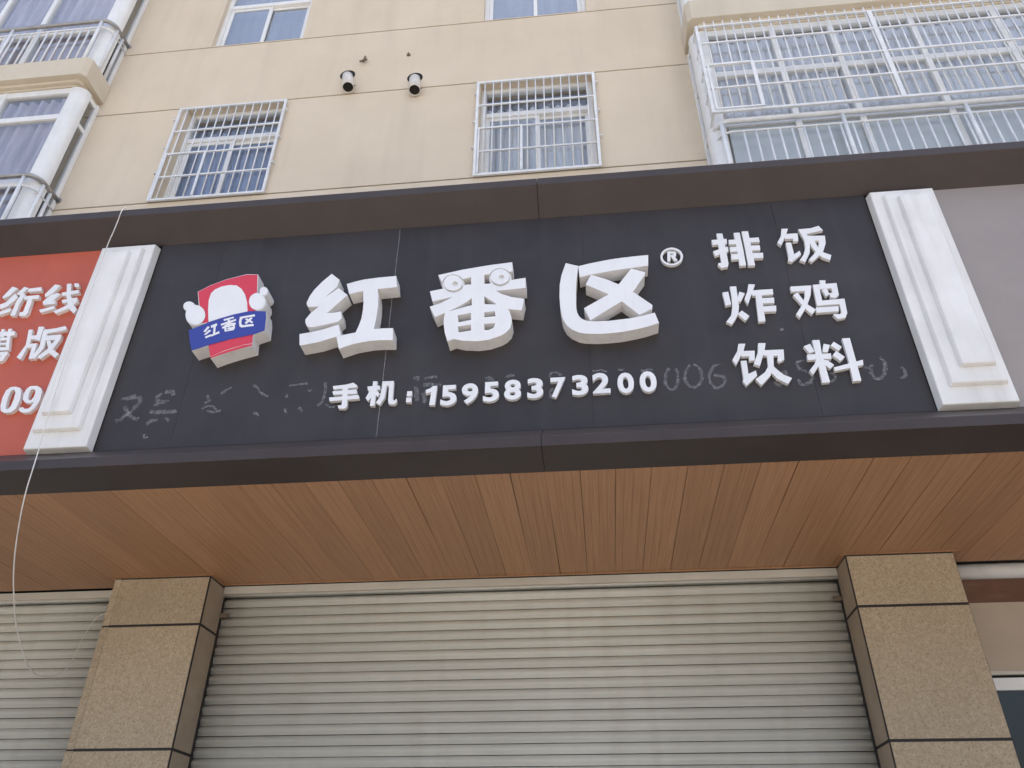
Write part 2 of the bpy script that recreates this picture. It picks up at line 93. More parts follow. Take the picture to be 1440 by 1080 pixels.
    'logolobe1': ([[(-2.338, 4.688), (-2.335, 4.666), (-2.338, 4.646), (-2.346, 4.629), (-2.359, 4.618), (-2.376, 4.613), (-2.394, 4.615), (-2.414, 4.623), (-2.432, 4.636), (-2.449, 4.654), (-2.461, 4.675), (-2.47, 4.698), (-2.473, 4.721), (-2.47, 4.741), (-2.462, 4.758), (-2.449, 4.769), (-2.432, 4.774), (-2.413, 4.773), (-2.393, 4.765), (-2.375, 4.751), (-2.358, 4.732), (-2.346, 4.711)], [(-2.426, 4.767), (-2.426, 4.753), (-2.431, 4.741), (-2.441, 4.734), (-2.455, 4.733), (-2.47, 4.737), (-2.485, 4.746), (-2.496, 4.758), (-2.502, 4.773), (-2.503, 4.786), (-2.497, 4.798), (-2.487, 4.805), (-2.473, 4.807), (-2.458, 4.803), (-2.444, 4.794), (-2.432, 4.781)]], []),
    'logolobe2': ([[(-1.962, 4.765), (-1.961, 4.746), (-1.964, 4.728), (-1.971, 4.714), (-1.982, 4.704), (-1.996, 4.7), (-2.011, 4.701), (-2.027, 4.708), (-2.042, 4.719), (-2.055, 4.735), (-2.065, 4.754), (-2.071, 4.774), (-2.072, 4.794), (-2.07, 4.812), (-2.062, 4.826), (-2.051, 4.836), (-2.038, 4.841), (-2.022, 4.84), (-2.006, 4.833), (-1.991, 4.821), (-1.978, 4.804), (-1.968, 4.786)], [(-1.963, 4.85), (-1.963, 4.835), (-1.968, 4.823), (-1.977, 4.817), (-1.989, 4.818), (-2.001, 4.825), (-2.011, 4.839), (-2.017, 4.855), (-2.017, 4.87), (-2.012, 4.882), (-2.003, 4.889), (-1.99, 4.888), (-1.978, 4.88), (-1.968, 4.866)]], []),
    'logotext1': ([[(-2.301, 4.595), (-2.286, 4.587), (-2.306, 4.55), (-2.32, 4.555)], [(-2.285, 4.567), (-2.27, 4.559), (-2.295, 4.53), (-2.311, 4.53)], [(-2.3, 4.515), (-2.264, 4.531), (-2.262, 4.516), (-2.293, 4.501)], [(-2.282, 4.598), (-2.247, 4.615), (-2.24, 4.596), (-2.275, 4.58)], [(-2.263, 4.596), (-2.249, 4.599), (-2.24, 4.537), (-2.253, 4.533)], [(-2.265, 4.524), (-2.218, 4.551), (-2.211, 4.535), (-2.26, 4.512)]], []),
    'logotext2': ([[(-2.209, 4.643), (-2.148, 4.659), (-2.143, 4.648), (-2.203, 4.629)], [(-2.219, 4.607), (-2.129, 4.64), (-2.124, 4.626), (-2.214, 4.593)], [(-2.184, 4.645), (-2.17, 4.648), (-2.156, 4.588), (-2.169, 4.583)], [(-2.206, 4.577), (-2.174, 4.613), (-2.165, 4.601), (-2.199, 4.567)], [(-2.164, 4.612), (-2.122, 4.609), (-2.122, 4.595), (-2.161, 4.598)], [(-2.193, 4.583), (-2.127, 4.602), (-2.12, 4.566), (-2.126, 4.552), (-2.178, 4.544), (-2.184, 4.552)]], [[(-2.18, 4.575), (-2.165, 4.58), (-2.163, 4.572), (-2.177, 4.567)], [(-2.156, 4.582), (-2.137, 4.587), (-2.135, 4.579), (-2.155, 4.574)], [(-2.174, 4.559), (-2.16, 4.563), (-2.159, 4.556), (-2.171, 4.554)]]),
    'logotext3': ([[(-2.106, 4.654), (-2.013, 4.667), (-2.008, 4.651), (-2.084, 4.641), (-2.09, 4.63), (-2.085, 4.597), (-2.073, 4.586), (-2.007, 4.592), (-2.001, 4.575), (-2.079, 4.569), (-2.094, 4.58), (-2.104, 4.615)], [(-2.07, 4.632), (-2.058, 4.639), (-2.011, 4.608), (-2.018, 4.597)], [(-2.034, 4.645), (-2.02, 4.638), (-2.052, 4.592), (-2.066, 4.605)]], []),
}
RESIDUE = [
    ([(-2.793, 4.159), (-2.713, 4.163), (-2.678, 4.161), (-2.665, 4.13), (-2.696, 4.084), (-2.723, 4.048), (-2.751, 4.017), (-2.783, 4.002)], 0.016),
    ([(-2.756, 4.106), (-2.724, 4.051), (-2.683, 4.019), (-2.642, 4.002)], 0.016),
    ([(-2.72, 4.188), (-2.712, 4.163)], 0.016),
    ([(-2.541, 4.185), (-2.564, 4.16), (-2.555, 4.118), (-2.559, 4.094)], 0.016),
    ([(-2.524, 4.191), (-2.476, 4.191), (-2.463, 4.16)], 0.016),
    ([(-2.553, 4.121), (-2.516, 4.119), (-2.484, 4.126)], 0.016),
    ([(-2.585, 4.054), (-2.539, 4.047), (-2.414, 4.048)], 0.016),
    ([(-2.581, 3.97), (-2.554, 3.989), (-2.52, 3.995)], 0.016),
    ([(-2.251, 4.153), (-2.225, 4.109), (-2.253, 4.093)], 0.01),
    ([(-2.26, 4.056), (-2.232, 4.071), (-2.203, 4.073), (-2.164, 4.044)], 0.01),
    ([(-2.225, 4.041), (-2.181, 4.031), (-2.14, 4.04)], 0.01),
    ([(-2.168, 4.157), (-2.132, 4.184), (-2.103, 4.197)], 0.01),
    ([(-1.974, 4.207), (-1.939, 4.183), (-1.918, 4.146), (-1.865, 4.119)], 0.01),
    ([(-1.936, 4.011), (-1.914, 4.001), (-1.899, 3.989)], 0.01),
    ([(-1.748, 4.187), (-1.697, 4.196), (-1.636, 4.195)], 0.01),
    ([(-1.754, 4.104), (-1.746, 4.127)], 0.01),
    ([(-1.747, 4.031), (-1.738, 3.995)], 0.01),
    ([(-1.666, 4.029), (-1.638, 3.999)], 0.01),
    ([(-1.633, 4.148), (-1.605, 4.142)], 0.01),
    ([(-1.528, 4.197), (-1.519, 4.131), (-1.529, 4.061), (-1.55, 4.034)], 0.01),
    ([(-1.506, 4.043), (-1.479, 4.026), (-1.448, 4.02)], 0.01),
    ([(-2.476, 4.007), (-2.445, 3.988)], 0.01),
    ([(-2.58, 3.898), (-2.565, 3.87)], 0.01),
    ([(-2.559, 3.883), (-2.554, 3.871)], 0.01),
    ([(-0.995, 4.2), (-0.971, 4.192), (-0.978, 4.178)], 0.014),
    ([(-0.929, 4.191), (-0.891, 4.194), (-0.855, 4.195)], 0.014),
    ([(-0.934, 4.142), (-0.88, 4.142), (-0.827, 4.135)], 0.014),
    ([(-0.982, 4.134), (-0.971, 4.084), (-0.962, 4.031)], 0.014),
    ([(-0.93, 4.09), (-0.918, 4.054), (-0.919, 4.017)], 0.014),
    ([(-0.572, 4.161), (-0.534, 4.163), (-0.522, 4.144)], 0.014),
    ([(-0.199, 4.151), (-0.184, 4.177), (-0.154, 4.179), (-0.129, 4.159)], 0.009),
    ([(-0.175, 4.07), (-0.194, 4.045), (-0.191, 4.006)], 0.009),
    ([(0.195, 4.174), (0.231, 4.176)], 0.009),
    ([(0.324, 4.156), (0.372, 4.166), (0.393, 4.156)], 0.009),
    ([(0.052, 4.17), (0.097, 4.182), (0.132, 4.165)], 0.009),
    ([(-0.452, 4.167), (-0.43, 4.175), (-0.4, 4.173)], 0.009),
    ([(0.517, 4.164), (0.524, 4.147), (0.528, 4.125), (0.528, 4.1), (0.524, 4.074), (0.517, 4.051), (0.507, 4.033), (0.495, 4.022), (0.484, 4.019), (0.472, 4.024), (0.463, 4.036), (0.457, 4.055), (0.455, 4.079), (0.456, 4.104), (0.461, 4.129), (0.47, 4.151), (0.481, 4.167)], 0.01),
    ([(0.622, 4.18), (0.639, 4.173), (0.652, 4.157), (0.659, 4.134), (0.661, 4.106), (0.656, 4.079), (0.645, 4.054), (0.63, 4.037), (0.612, 4.028), (0.595, 4.029), (0.58, 4.041), (0.57, 4.06), (0.565, 4.086), (0.567, 4.114), (0.575, 4.141), (0.589, 4.163), (0.605, 4.176)], 0.01),
    ([(0.772, 4.174), (0.733, 4.165), (0.702, 4.109), (0.699, 4.051), (0.723, 4.015), (0.761, 4.024), (0.785, 4.063), (0.771, 4.093), (0.725, 4.101)], 0.01),
    ([(1.234, 4.164), (1.209, 4.166), (1.187, 4.149), (1.198, 4.113), (1.239, 4.089), (1.254, 4.055), (1.238, 4.021), (1.203, 4.005), (1.18, 4.017), (1.176, 4.044)], 0.012),
    ([(1.637, 4.161), (1.646, 4.155), (1.652, 4.143), (1.655, 4.128), (1.655, 4.11), (1.652, 4.091), (1.646, 4.072), (1.638, 4.054), (1.628, 4.039), (1.617, 4.028), (1.606, 4.021), (1.595, 4.02), (1.586, 4.023), (1.578, 4.032), (1.573, 4.045), (1.571, 4.061), (1.572, 4.079), (1.576, 4.099), (1.583, 4.118)], 0.012),
    ([(1.051, 4.041), (1.059, 4.016), (1.087, 4.011), (1.113, 4.029), (1.12, 4.088), (1.104, 4.105)], 0.012),
    ([(1.364, 4.079), (1.378, 4.055), (1.37, 4.032), (1.342, 4.018)], 0.012),
    ([(1.137, 4.384), (1.157, 4.4)], 0.012),
    ([(1.574, 4.095), (1.554, 4.101), (1.538, 4.102)], 0.01),
    ([(1.732, 4.089), (1.751, 4.07), (1.746, 4.037), (1.713, 4.013)], 0.01),
]
DIGITS = [('5', -0.822, -0.729, 3.978, 4.116), ('9', -0.701, -0.606, 3.981, 4.121), ('5', -0.577, -0.485, 3.989, 4.123), ('8', -0.456, -0.359, 3.994, 4.13), ('3', -0.324, -0.233, 3.996, 4.133), ('7', -0.191, -0.105, 3.991, 4.129), ('3', -0.07, 0.022, 4.001, 4.138), ('2', 0.046, 0.145, 4.007, 4.144), ('0', 0.186, 0.278, 3.998, 4.137), ('0', 0.31, 0.404, 3.999, 4.138)]
WIRE = [(-3.441, 4.0, 6.092), (-3.106, 3.58, 5.602), (-3.111, 3.585, 5.505), (-3.112, 3.585, 5.405), (-3.13, 3.6, 5.303), (-3.148, 3.63, 5.066), (-3.147, 3.632, 4.797), (-3.14, 3.632, 4.486), (-3.125, 3.632, 4.17), (-3.105, 3.632, 3.909), (-3.061, 3.6, 3.721), (-3.04, 3.585, 3.596), (-3.043, 3.6, 3.474), (-3.071, 3.66, 3.356), (-3.13, 3.78, 3.224), (-3.179, 3.9, 3.108), (-3.234, 4.05, 3.0), (-3.294, 4.2, 2.927), (-3.334, 4.35, 2.849), (-3.361, 4.5, 2.778), (-3.384, 4.65, 2.761), (-3.374, 4.8, 2.796), (-3.409, 4.95, 2.912), (-3.483, 5.1, 3.111), (-3.495, 5.2, 3.278), (-3.458, 5.26, 3.341)]

# ------------------------------------------------------------------ materials
def new_mat(name):
    m = bpy.data.materials.new(name)
    m.use_nodes = True
    return m, m.node_tree, m.node_tree.nodes['Principled BSDF']

def surf(name, c1, c2, scale=4.0, rough=(0.5, 0.65), bump=0.0, bump_scale=120.0, stretch=(1, 1, 1), detail=6.0,
         spec=0.5, metallic=0.0, vary=0.0, speck=None, streak=None):
    m, nt, b = new_mat(name)
    N, Lk = nt.nodes, nt.links
    tc = N.new('ShaderNodeNewGeometry')
    mp = N.new('ShaderNodeMapping'); mp.inputs['Scale'].default_value = stretch
    Lk.new(tc.outputs['Position'], mp.inputs['Vector'])
    nz = N.new('ShaderNodeTexNoise'); nz.inputs['Scale'].default_value = scale; nz.inputs['Detail'].default_value = detail
    nz.inputs['Roughness'].default_value = 0.6
    Lk.new(mp.outputs[0], nz.inputs['Vector'])
    rp = N.new('ShaderNodeValToRGB')
    rp.color_ramp.elements[0].position = 0.32; rp.color_ramp.elements[1].position = 0.68
    rp.color_ramp.elements[0].color = (*c1, 1); rp.color_ramp.elements[1].color = (*c2, 1)
    Lk.new(nz.outputs[0], rp.inputs[0])
    col = rp.outputs[0]
    if speck:
        sc, amt, sc_col = speck
        n2 = N.new('ShaderNodeTexNoise'); n2.inputs['Scale'].default_value = sc; n2.inputs['Detail'].default_value = 3.0
        Lk.new(tc.outputs['Position'], n2.inputs['Vector'])
        r2 = N.new('ShaderNodeValToRGB'); r2.color_ramp.elements[0].position = 0.52; r2.color_ramp.elements[1].position = 0.66
        Lk.new(n2.outputs[0], r2.inputs[0])
        ml = N.new('ShaderNodeMath'); ml.operation = 'MULTIPLY'; ml.inputs[1].default_value = amt
        Lk.new(r2.outputs[0], ml.inputs[0])
        mx = N.new('ShaderNodeMix'); mx.data_type = 'RGBA'
        Lk.new(ml.outputs[0], mx.inputs['Factor']); Lk.new(col, mx.inputs['A']); mx.inputs['B'].default_value = (*sc_col, 1)
        col = mx.outputs['Result']
    if streak:
        st, amt, s_col = streak
        mp2 = N.new('ShaderNodeMapping'); mp2.inputs['Scale'].default_value = st
        Lk.new(tc.outputs['Position'], mp2.inputs['Vector'])
        n3 = N.new('ShaderNodeTexNoise'); n3.inputs['Scale'].default_value = 1.0; n3.inputs['Detail'].default_value = 5.0
        Lk.new(mp2.outputs[0], n3.inputs['Vector'])
        r3 = N.new('ShaderNodeValToRGB'); r3.color_ramp.elements[0].position = 0.5; r3.color_ramp.elements[1].position = 0.72
        Lk.new(n3.outputs[0], r3.inputs[0])
        m3 = N.new('ShaderNodeMath'); m3.operation = 'MULTIPLY'; m3.inputs[1].default_value = amt
        Lk.new(r3.outputs[0], m3.inputs[0])
        mx = N.new('ShaderNodeMix'); mx.data_type = 'RGBA'
        Lk.new(m3.outputs[0], mx.inputs['Factor']); Lk.new(col, mx.inputs['A']); mx.inputs['B'].default_value = (*s_col, 1)
        col = mx.outputs['Result']
    if vary:
        oi = N.new('ShaderNodeObjectInfo')
        mr = N.new('ShaderNodeMapRange'); mr.inputs['To Min'].default_value = 1 - vary; mr.inputs['To Max'].default_value = 1 + vary
        Lk.new(oi.outputs['Random'], mr.inputs['Value'])
        hv = N.new('ShaderNodeHueSaturation')
        Lk.new(mr.outputs[0], hv.inputs['Value']); Lk.new(col, hv.inputs['Color'])
        col = hv.outputs[0]
    Lk.new(col, b.inputs['Base Color'])
    rr = N.new('ShaderNodeMapRange'); rr.inputs['To Min'].default_value = rough[0]; rr.inputs['To Max'].default_value = rough[1]
    Lk.new(nz.outputs[0], rr.inputs['Value']); Lk.new(rr.outputs[0], b.inputs['Roughness'])
    b.inputs['Specular IOR Level'].default_value = spec
    b.inputs['Metallic'].default_value = metallic
    if bump:
        nb = N.new('ShaderNodeTexNoise'); nb.inputs['Scale'].default_value = bump_scale; nb.inputs['Detail'].default_value = 4.0
        Lk.new(mp.outputs[0], nb.inputs['Vector'])
        bp = N.new('ShaderNodeBump'); bp.inputs['Strength'].default_value = bump; bp.inputs['Distance'].default_value = 0.004
        Lk.new(nb.outputs[0], bp.inputs['Height']); Lk.new(bp.outputs[0], b.inputs['Normal'])
    return m

def glass_mat(name, tint, refl, refl_col=(1.0, 0.97, 0.92)):
    m, nt, b = new_mat(name)
    N, Lk = nt.nodes, nt.links
    N.remove(b)
    out = [n for n in N if n.type == 'OUTPUT_MATERIAL'][0]
    tr = N.new('ShaderNodeBsdfTransparent'); tr.inputs[0].default_value = (*tint, 1)
    gl = N.new('ShaderNodeBsdfGlossy'); gl.inputs['Color'].default_value = (*refl_col, 1); gl.inputs['Roughness'].default_value = 0.03
    lw = N.new('ShaderNodeLayerWeight'); lw.inputs['Blend'].default_value = 0.5
    fr = N.new('ShaderNodeMath'); fr.operation = 'POWER'; fr.inputs[1].default_value = 4.0
    Lk.new(lw.outputs['Facing'], fr.inputs[0])
    nz = N.new('ShaderNodeTexNoise'); nz.inputs['Scale'].default_value = 1.3
    bp = N.new('ShaderNodeBump'); bp.inputs['Strength'].default_value = 0.03
    Lk.new(nz.outputs[0], bp.inputs['Height']); Lk.new(bp.outputs[0], gl.inputs['Normal'])
    ad = N.new('ShaderNodeMath'); ad.operation = 'ADD'; ad.inputs[1].default_value = refl; ad.use_clamp = True
    Lk.new(fr.outputs[0], ad.inputs[0])
    mx = N.new('ShaderNodeMixShader')
    Lk.new(ad.outputs[0], mx.inputs[0]); Lk.new(tr.outputs[0], mx.inputs[1]); Lk.new(gl.outputs[0], mx.inputs[2])
    Lk.new(mx.outputs[0], out.inputs['Surface'])
    return m

def residue_mat():
    m, nt, b = new_mat("glue_residue")
    N, Lk = nt.nodes, nt.links
    out = [n for n in N if n.type == 'OUTPUT_MATERIAL'][0]
    b.inputs['Base Color'].default_value = (0.30, 0.295, 0.30, 1); b.inputs['Roughness'].default_value = 0.5
    g = N.new('ShaderNodeNewGeometry')
    nz = N.new('ShaderNodeTexNoise'); nz.inputs['Scale'].default_value = 60; nz.inputs['Detail'].default_value = 5
    Lk.new(g.outputs['Position'], nz.inputs['Vector'])
    rp = N.new('ShaderNodeValToRGB'); rp.color_ramp.elements[0].position = 0.28; rp.color_ramp.elements[1].position = 0.66
    rp.color_ramp.elements[0].color = (0.10, 0.10, 0.10, 1); rp.color_ramp.elements[1].color = (0.5, 0.5, 0.5, 1)
    Lk.new(nz.outputs[0], rp.inputs[0])
    tr = N.new('ShaderNodeBsdfTransparent')
    mx = N.new('ShaderNodeMixShader')
    Lk.new(rp.outputs[0], mx.inputs[0]); Lk.new(tr.outputs[0], mx.inputs[1]); Lk.new(b.outputs[0], mx.inputs[2])
    Lk.new(mx.outputs[0], out.inputs['Surface'])
    return m

M = {}
M['stucco'] = surf('stucco', (0.635, 0.54, 0.415), (0.685, 0.59, 0.46), 1.3, (0.8, 0.95), 0.25, 160, spec=0.2, streak=((4.5, 4.5, 0.40), 0.30, (0.52, 0.445, 0.345)))
M['joint'] = surf('joint', (0.05, 0.045, 0.04), (0.09, 0.08, 0.07), 8, (0.8, 0.9))
M['slab'] = surf('slab_paint', (0.58, 0.51, 0.40), (0.64, 0.57, 0.455), 2.0, (0.7, 0.9), 0.15, 120, spec=0.2, streak=((5, 5, 0.7), 0.2, (0.42, 0.37, 0.29)))
M['pvc'] = surf('white_pvc', (0.72, 0.72, 0.70), (0.80, 0.80, 0.79), 5.0, (0.3, 0.45), streak=((14, 14, 1.5), 0.16, (0.55, 0.53, 0.48)))
M['white_bar'] = surf('white_bar', (0.66, 0.67, 0.67), (0.78, 0.79, 0.8), 9.0, (0.35, 0.5), vary=0.06)
M['steel'] = surf('rail_steel', (0.30, 0.29, 0.29), (0.42, 0.41, 0.40), 9.0, (0.3, 0.45), metallic=0.6)
M['glass'] = glass_mat('window_glass', (0.90, 0.93, 0.96), 0.07)
M['glass_sky'] = glass_mat('coated_glass', (0.72, 0.76, 0.80), 0.20, (0.98, 0.97, 0.95))
M['glass_dark'] = glass_mat('shop_glass', (0.25, 0.28, 0.28), 0.05)
M['room'] = surf('room', (0.34, 0.33, 0.32), (0.42, 0.41, 0.40), 1.0, (0.8, 0.9))
M['curtain'] = surf('lilac_curtain', (0.34, 0.275, 0.285), (0.66, 0.55, 0.56), 3.2, (0.8, 0.9), stretch=(3, 3, 0.3))
M['curtain_blue'] = surf('blue_curtain', (0.10, 0.13, 0.26), (0.50, 0.55, 0.68), 5, (0.8, 0.9), stretch=(3, 3, 0.25))
M['curtain_pale'] = surf('pale_curtain', (0.58, 0.55, 0.54), (0.86, 0.83, 0.80), 3.5, (0.8, 0.9), stretch=(3, 3, 0.3))
M['frosted'] = surf('frosted_panel', (0.40, 0.445, 0.47), (0.47, 0.51, 0.535), 1.0, (0.10, 0.18))
M['sign'] = surf('sign_board', (0.035, 0.030, 0.030), (0.048, 0.042, 0.042), 2.6, (0.34, 0.50), spec=0.30, vary=0.04, streak=((9, 9, 0.6), 0.35, (0.055, 0.052, 0.054)))
M['sign_red'] = surf('red_board', (0.45, 0.085, 0.040), (0.52, 0.105, 0.052), 2.0, (0.35, 0.5), streak=((8, 8, 0.5), 0.25, (0.33, 0.07, 0.04)))
M['sign_brown'] = surf('taupe_board', (0.285, 0.245, 0.222), (0.325, 0.283, 0.258), 2.0, (0.25, 0.4))
M['frame'] = surf('frame_metal', (0.043, 0.032, 0.030), (0.055, 0.042, 0.039), 3.0, (0.38, 0.52), spec=0.35, streak=((4, 4, 4), 0.25, (0.065, 0.052, 0.052)))
M['letter'] = surf('white_acrylic', (0.75, 0.75, 0.765), (0.80, 0.80, 0.81), 3.0, (0.35, 0.5), spec=0.4, streak=((18, 18, 2.5), 0.16, (0.62, 0.60, 0.56)))
M['letter_foam'] = surf('letter_sides', (0.72, 0.70, 0.68), (0.79, 0.78, 0.76), 7.0, (0.55, 0.7), spec=0.3, streak=((16, 16, 6), 0.35, (0.56, 0.52, 0.48)))
M['logo_red'] = surf('logo_red', (0.60, 0.035, 0.065), (0.64, 0.042, 0.075), 3.0, (0.35, 0.45))
M['logo_red_dark'] = surf('logo_red_dark', (0.58, 0.03, 0.055), (0.62, 0.035, 0.06), 3.0, (0.35, 0.45))
M['logo_blue'] = surf('logo_blue', (0.028, 0.045, 0.27), (0.034, 0.052, 0.31), 3.0, (0.35, 0.45))
M['residue'] = residue_mat()
M['plaster'] = surf('white_plaster', (0.70, 0.69, 0.67), (0.80, 0.79, 0.78), 2.5, (0.5, 0.7), 0.2, 60, spec=0.3, streak=((16, 16, 1.0), 0.4, (0.55, 0.53, 0.49)))
M['wood'] = surf('soffit_wood', (0.350, 0.174, 0.082), (0.460, 0.253, 0.130), 3.0, (0.34, 0.5), 0.12, 40, stretch=(26, 0.5, 1), vary=0.085, spec=0.45)
M['gap'] = surf('dark_gap', (0.012, 0.010, 0.008), (0.02, 0.017, 0.014), 5, (0.9, 0.95))
M['shutter'] = surf('shutter_paint', (0.525, 0.52, 0.46), (0.60, 0.60, 0.54), 1.2, (0.35, 0.5), spec=0.4, vary=0.045, streak=((7, 7, 0.9), 0.35, (0.45, 0.43, 0.36)))
M['shutter_box'] = surf('shutter_box_paint', (0.50, 0.47, 0.40), (0.58, 0.55, 0.48), 3, (0.35, 0.5))
M['stone'] = surf('granite_tile', (0.375, 0.295, 0.195), (0.49, 0.405, 0.285), 55.0, (0.55, 0.75), 0.5, 130, spec=0.3, detail=8, vary=0.05, speck=(95, 0.62, (0.22, 0.165, 0.10)), streak=((2.5, 2.5, 1.2), 0.25, (0.31, 0.24, 0.155)))
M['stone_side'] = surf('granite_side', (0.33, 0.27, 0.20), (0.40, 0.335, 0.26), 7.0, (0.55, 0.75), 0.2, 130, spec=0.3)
M['tile_joint'] = surf('tile_joint', (0.016, 0.015, 0.015), (0.028, 0.026, 0.025), 20, (0.7, 0.9))
M['brown_strip'] = surf('brown_strip', (0.10, 0.045, 0.028), (0.14, 0.065, 0.04), 4, (0.5, 0.7), streak=((3, 3, 20), 0.3, (0.25, 0.16, 0.12)))
M['beige_panel'] = surf('beige_panel', (0.40, 0.33, 0.26), (0.46, 0.385, 0.30), 2.0, (0.6, 0.8))
M['wire'] = surf('wire_plastic', (0.62, 0.60, 0.56), (0.72, 0.70, 0.66), 20, (0.4, 0.5))
M['pipe'] = surf('pipe_plastic', (0.60, 0.56, 0.50), (0.70, 0.66, 0.60), 9, (0.4, 0.55), streak=((9, 9, 3), 0.3, (0.45, 0.4, 0.33)))
M['rust'] = surf('rusty_bracket', (0.13, 0.10, 0.07), (0.22, 0.17, 0.12), 40, (0.7, 0.9))
M['paving'] = surf('paving', (0.36, 0.335, 0.30), (0.44, 0.41, 0.37), 1.5, (0.7, 0.9), 0.3, 60)
M['kerb'] = surf('kerb_stone', (0.33, 0.32, 0.30), (0.40, 0.39, 0.37), 3.0, (0.7, 0.9), 0.3, 60)
M['asphalt'] = surf('asphalt', (0.16, 0.155, 0.15), (0.21, 0.205, 0.195), 2.0, (0.8, 0.95), 0.5, 200)
M['ground'] = surf('ground_concrete', (0.30, 0.285, 0.26), (0.36, 0.34, 0.31), 0.6, (0.8, 0.95), 0.2, 60)
M['bolt'] = surf('bolt_steel', (0.32, 0.31, 0.30), (0.42, 0.41, 0.40), 30, (0.3, 0.5), metallic=0.5)

# ------------------------------------------------------------------ building blocks
WLOC = {}

def root(name, label, cat, loc, group=None):
    o = bpy.data.objects.new(name, None)
    COL.objects.link(o)
    o.location = loc
    o.empty_display_size = 0.2
    o['label'] = label
    o['category'] = cat
    if group:
        o['group'] = group
    WLOC[o] = Vector(loc)
    return o

def place(name, mesh, at, parent=None, label=None):
    o = bpy.data.objects.new(name, mesh)
    COL.objects.link(o)
    at = Vector(at)
    WLOC[o] = at
    if parent is not None:
        o.parent = parent
        o.location = at - WLOC[parent]
    else:
        o.location = at
    if label:
        o['label'] = label
    return o

class MB:
    def __init__(self):
        self.v, self.f, self.m, self.s = [], [], [], []
    def add(self, vs, fs, mi=0, smooth=False):
        k = len(self.v)
        self.v += [tuple(p) for p in vs]
        for f in fs:
            self.f.append([k + i for i in f]); self.m.append(mi); self.s.append(smooth)
        return self
    def box(self, x0, x1, y0, y1, z0, z1, mi=0):
        vs = [(x0, y0, z0), (x1, y0, z0), (x1, y1, z0), (x0, y1, z0), (x0, y0, z1), (x1, y0, z1), (x1, y1, z1), (x0, y1, z1)]
        fs = [(0, 3, 2, 1), (4, 5, 6, 7), (0, 1, 5, 4), (1, 2, 6, 5), (2, 3, 7, 6), (3, 0, 4, 7)]
        return self.add(vs, fs, mi)
    def prism_x(self, prof, x0, x1, mi=0, smooth=False):
        """profile of (y, z) points swept along x"""
        n = len(prof)
        vs = [(x0, y, z) for y, z in prof] + [(x1, y, z) for y, z in prof]
        fs = [(i, (i + 1) % n, n + (i + 1) % n, n + i) for i in range(n)]
        self.add(vs, fs, mi, smooth)
        self.add(vs[:n], [tuple(range(n))[::-1]], mi)
        self.add(vs[n:], [tuple(range(n))], mi)
        return self
    def prism_z(self, prof, z0, z1, mi=0, smooth=False):
        n = len(prof)
        vs = [(x, y, z0) for x, y in prof] + [(x, y, z1) for x, y in prof]
        fs = [(i, (i + 1) % n, n + (i + 1) % n, n + i) for i in range(n)]
        self.add(vs, fs, mi, smooth)
        self.add(vs[:n], [tuple(range(n))[::-1]], mi)
        self.add(vs[n:], [tuple(range(n))], mi)
        return self
    def tube(self, pts, r, n=8, mi=0, cap=True):
        pts = [Vector(p) for p in pts]
        rings = []
        ref = None
        for i, p in enumerate(pts):
            t = (pts[min(i + 1, len(pts) - 1)] - pts[max(i - 1, 0)]).normalized()
            if ref is None:
                ref = Vector((0, 0, 1)) if abs(t.z) < 0.9 else Vector((1, 0, 0))
            a = (ref - t * ref.dot(t)).normalized()
            ref = a
            b = t.cross(a)
            rings.append([p + a * (r * math.cos(2 * math.pi * k / n)) + b * (r * math.sin(2 * math.pi * k / n)) for k in range(n)])
        vs = [q for ring in rings for q in ring]
        fs = []
        for i in range(len(pts) - 1):
            for k in range(n):
                fs.append((i * n + k, i * n + (k + 1) % n, (i + 1) * n + (k + 1) % n, (i + 1) * n + k))
        self.add(vs, fs, mi, True)
        if cap:
            self.add(rings[0], [tuple(range(n))[::-1]], mi)
            self.add(rings[-1], [tuple(range(n))], mi)
        return self
    def mesh(self, name, mats, centre=True, bevel=0.0):
        c = Vector((0, 0, 0))
        if centre:
            lo = [min(p[i] for p in self.v) for i in range(3)]
            hi = [max(p[i] for p in self.v) for i in range(3)]
            c = Vector(((lo[0] + hi[0]) / 2, (lo[1] + hi[1]) / 2, (lo[2] + hi[2]) / 2))
        me = bpy.data.meshes.new(name)
        me.from_pydata([tuple(Vector(p) - c) for p in self.v], [], self.f)
        for m_ in (mats if isinstance(mats, (list, tuple)) else [mats]):
            me.materials.append(m_)
        for p, mi, s in zip(me.polygons, self.m, self.s):
            p.material_index = mi
            p.use_smooth = s
        bm = bmesh.new(); bm.from_mesh(me)
        bmesh.ops.remove_doubles(bm, verts=bm.verts, dist=1e-5)
        bmesh.ops.recalc_face_normals(bm, faces=bm.faces)
        if bevel:
            es = [e for e in bm.edges if len(e.link_faces) == 2 and e.calc_face_angle(0) > 0.6]
            bmesh.ops.bevel(bm, geom=es, offset=bevel, segments=2, affect='EDGES', profile=0.5)
        bm.to_mesh(me); bm.free()
        me.update()
        return me, c
    def build(self, name, mats, parent=None, bevel=0.0, label=None):
        me, c = self.mesh(name, mats, True, bevel)
        return place(name, me, c, parent, label)

def tag(o, label=None, cat=None, group=None, kind=None):
    if label: o['label'] = label
    if cat: o['category'] = cat
    if group: o['group'] = group
    if kind: o['kind'] = kind
    return o

def box_part(name, x0, x1, y0, y1, z0, z1, mat, parent=None, bevel=0.0, label=None):
    return MB().box(x0, x1, y0, y1, z0, z1).build(name, mat, parent, bevel, label)

def inside(poly, x, y):
    r = False
    n = len(poly)
    for i in range(n):
        x1, y1 = poly[i]; x2, y2 = poly[(i + 1) % n]
        if (y1 > y) != (y2 > y) and x < (x2 - x1) * (y - y1) / (y2 - y1) + x1:
            r = not r
    return r

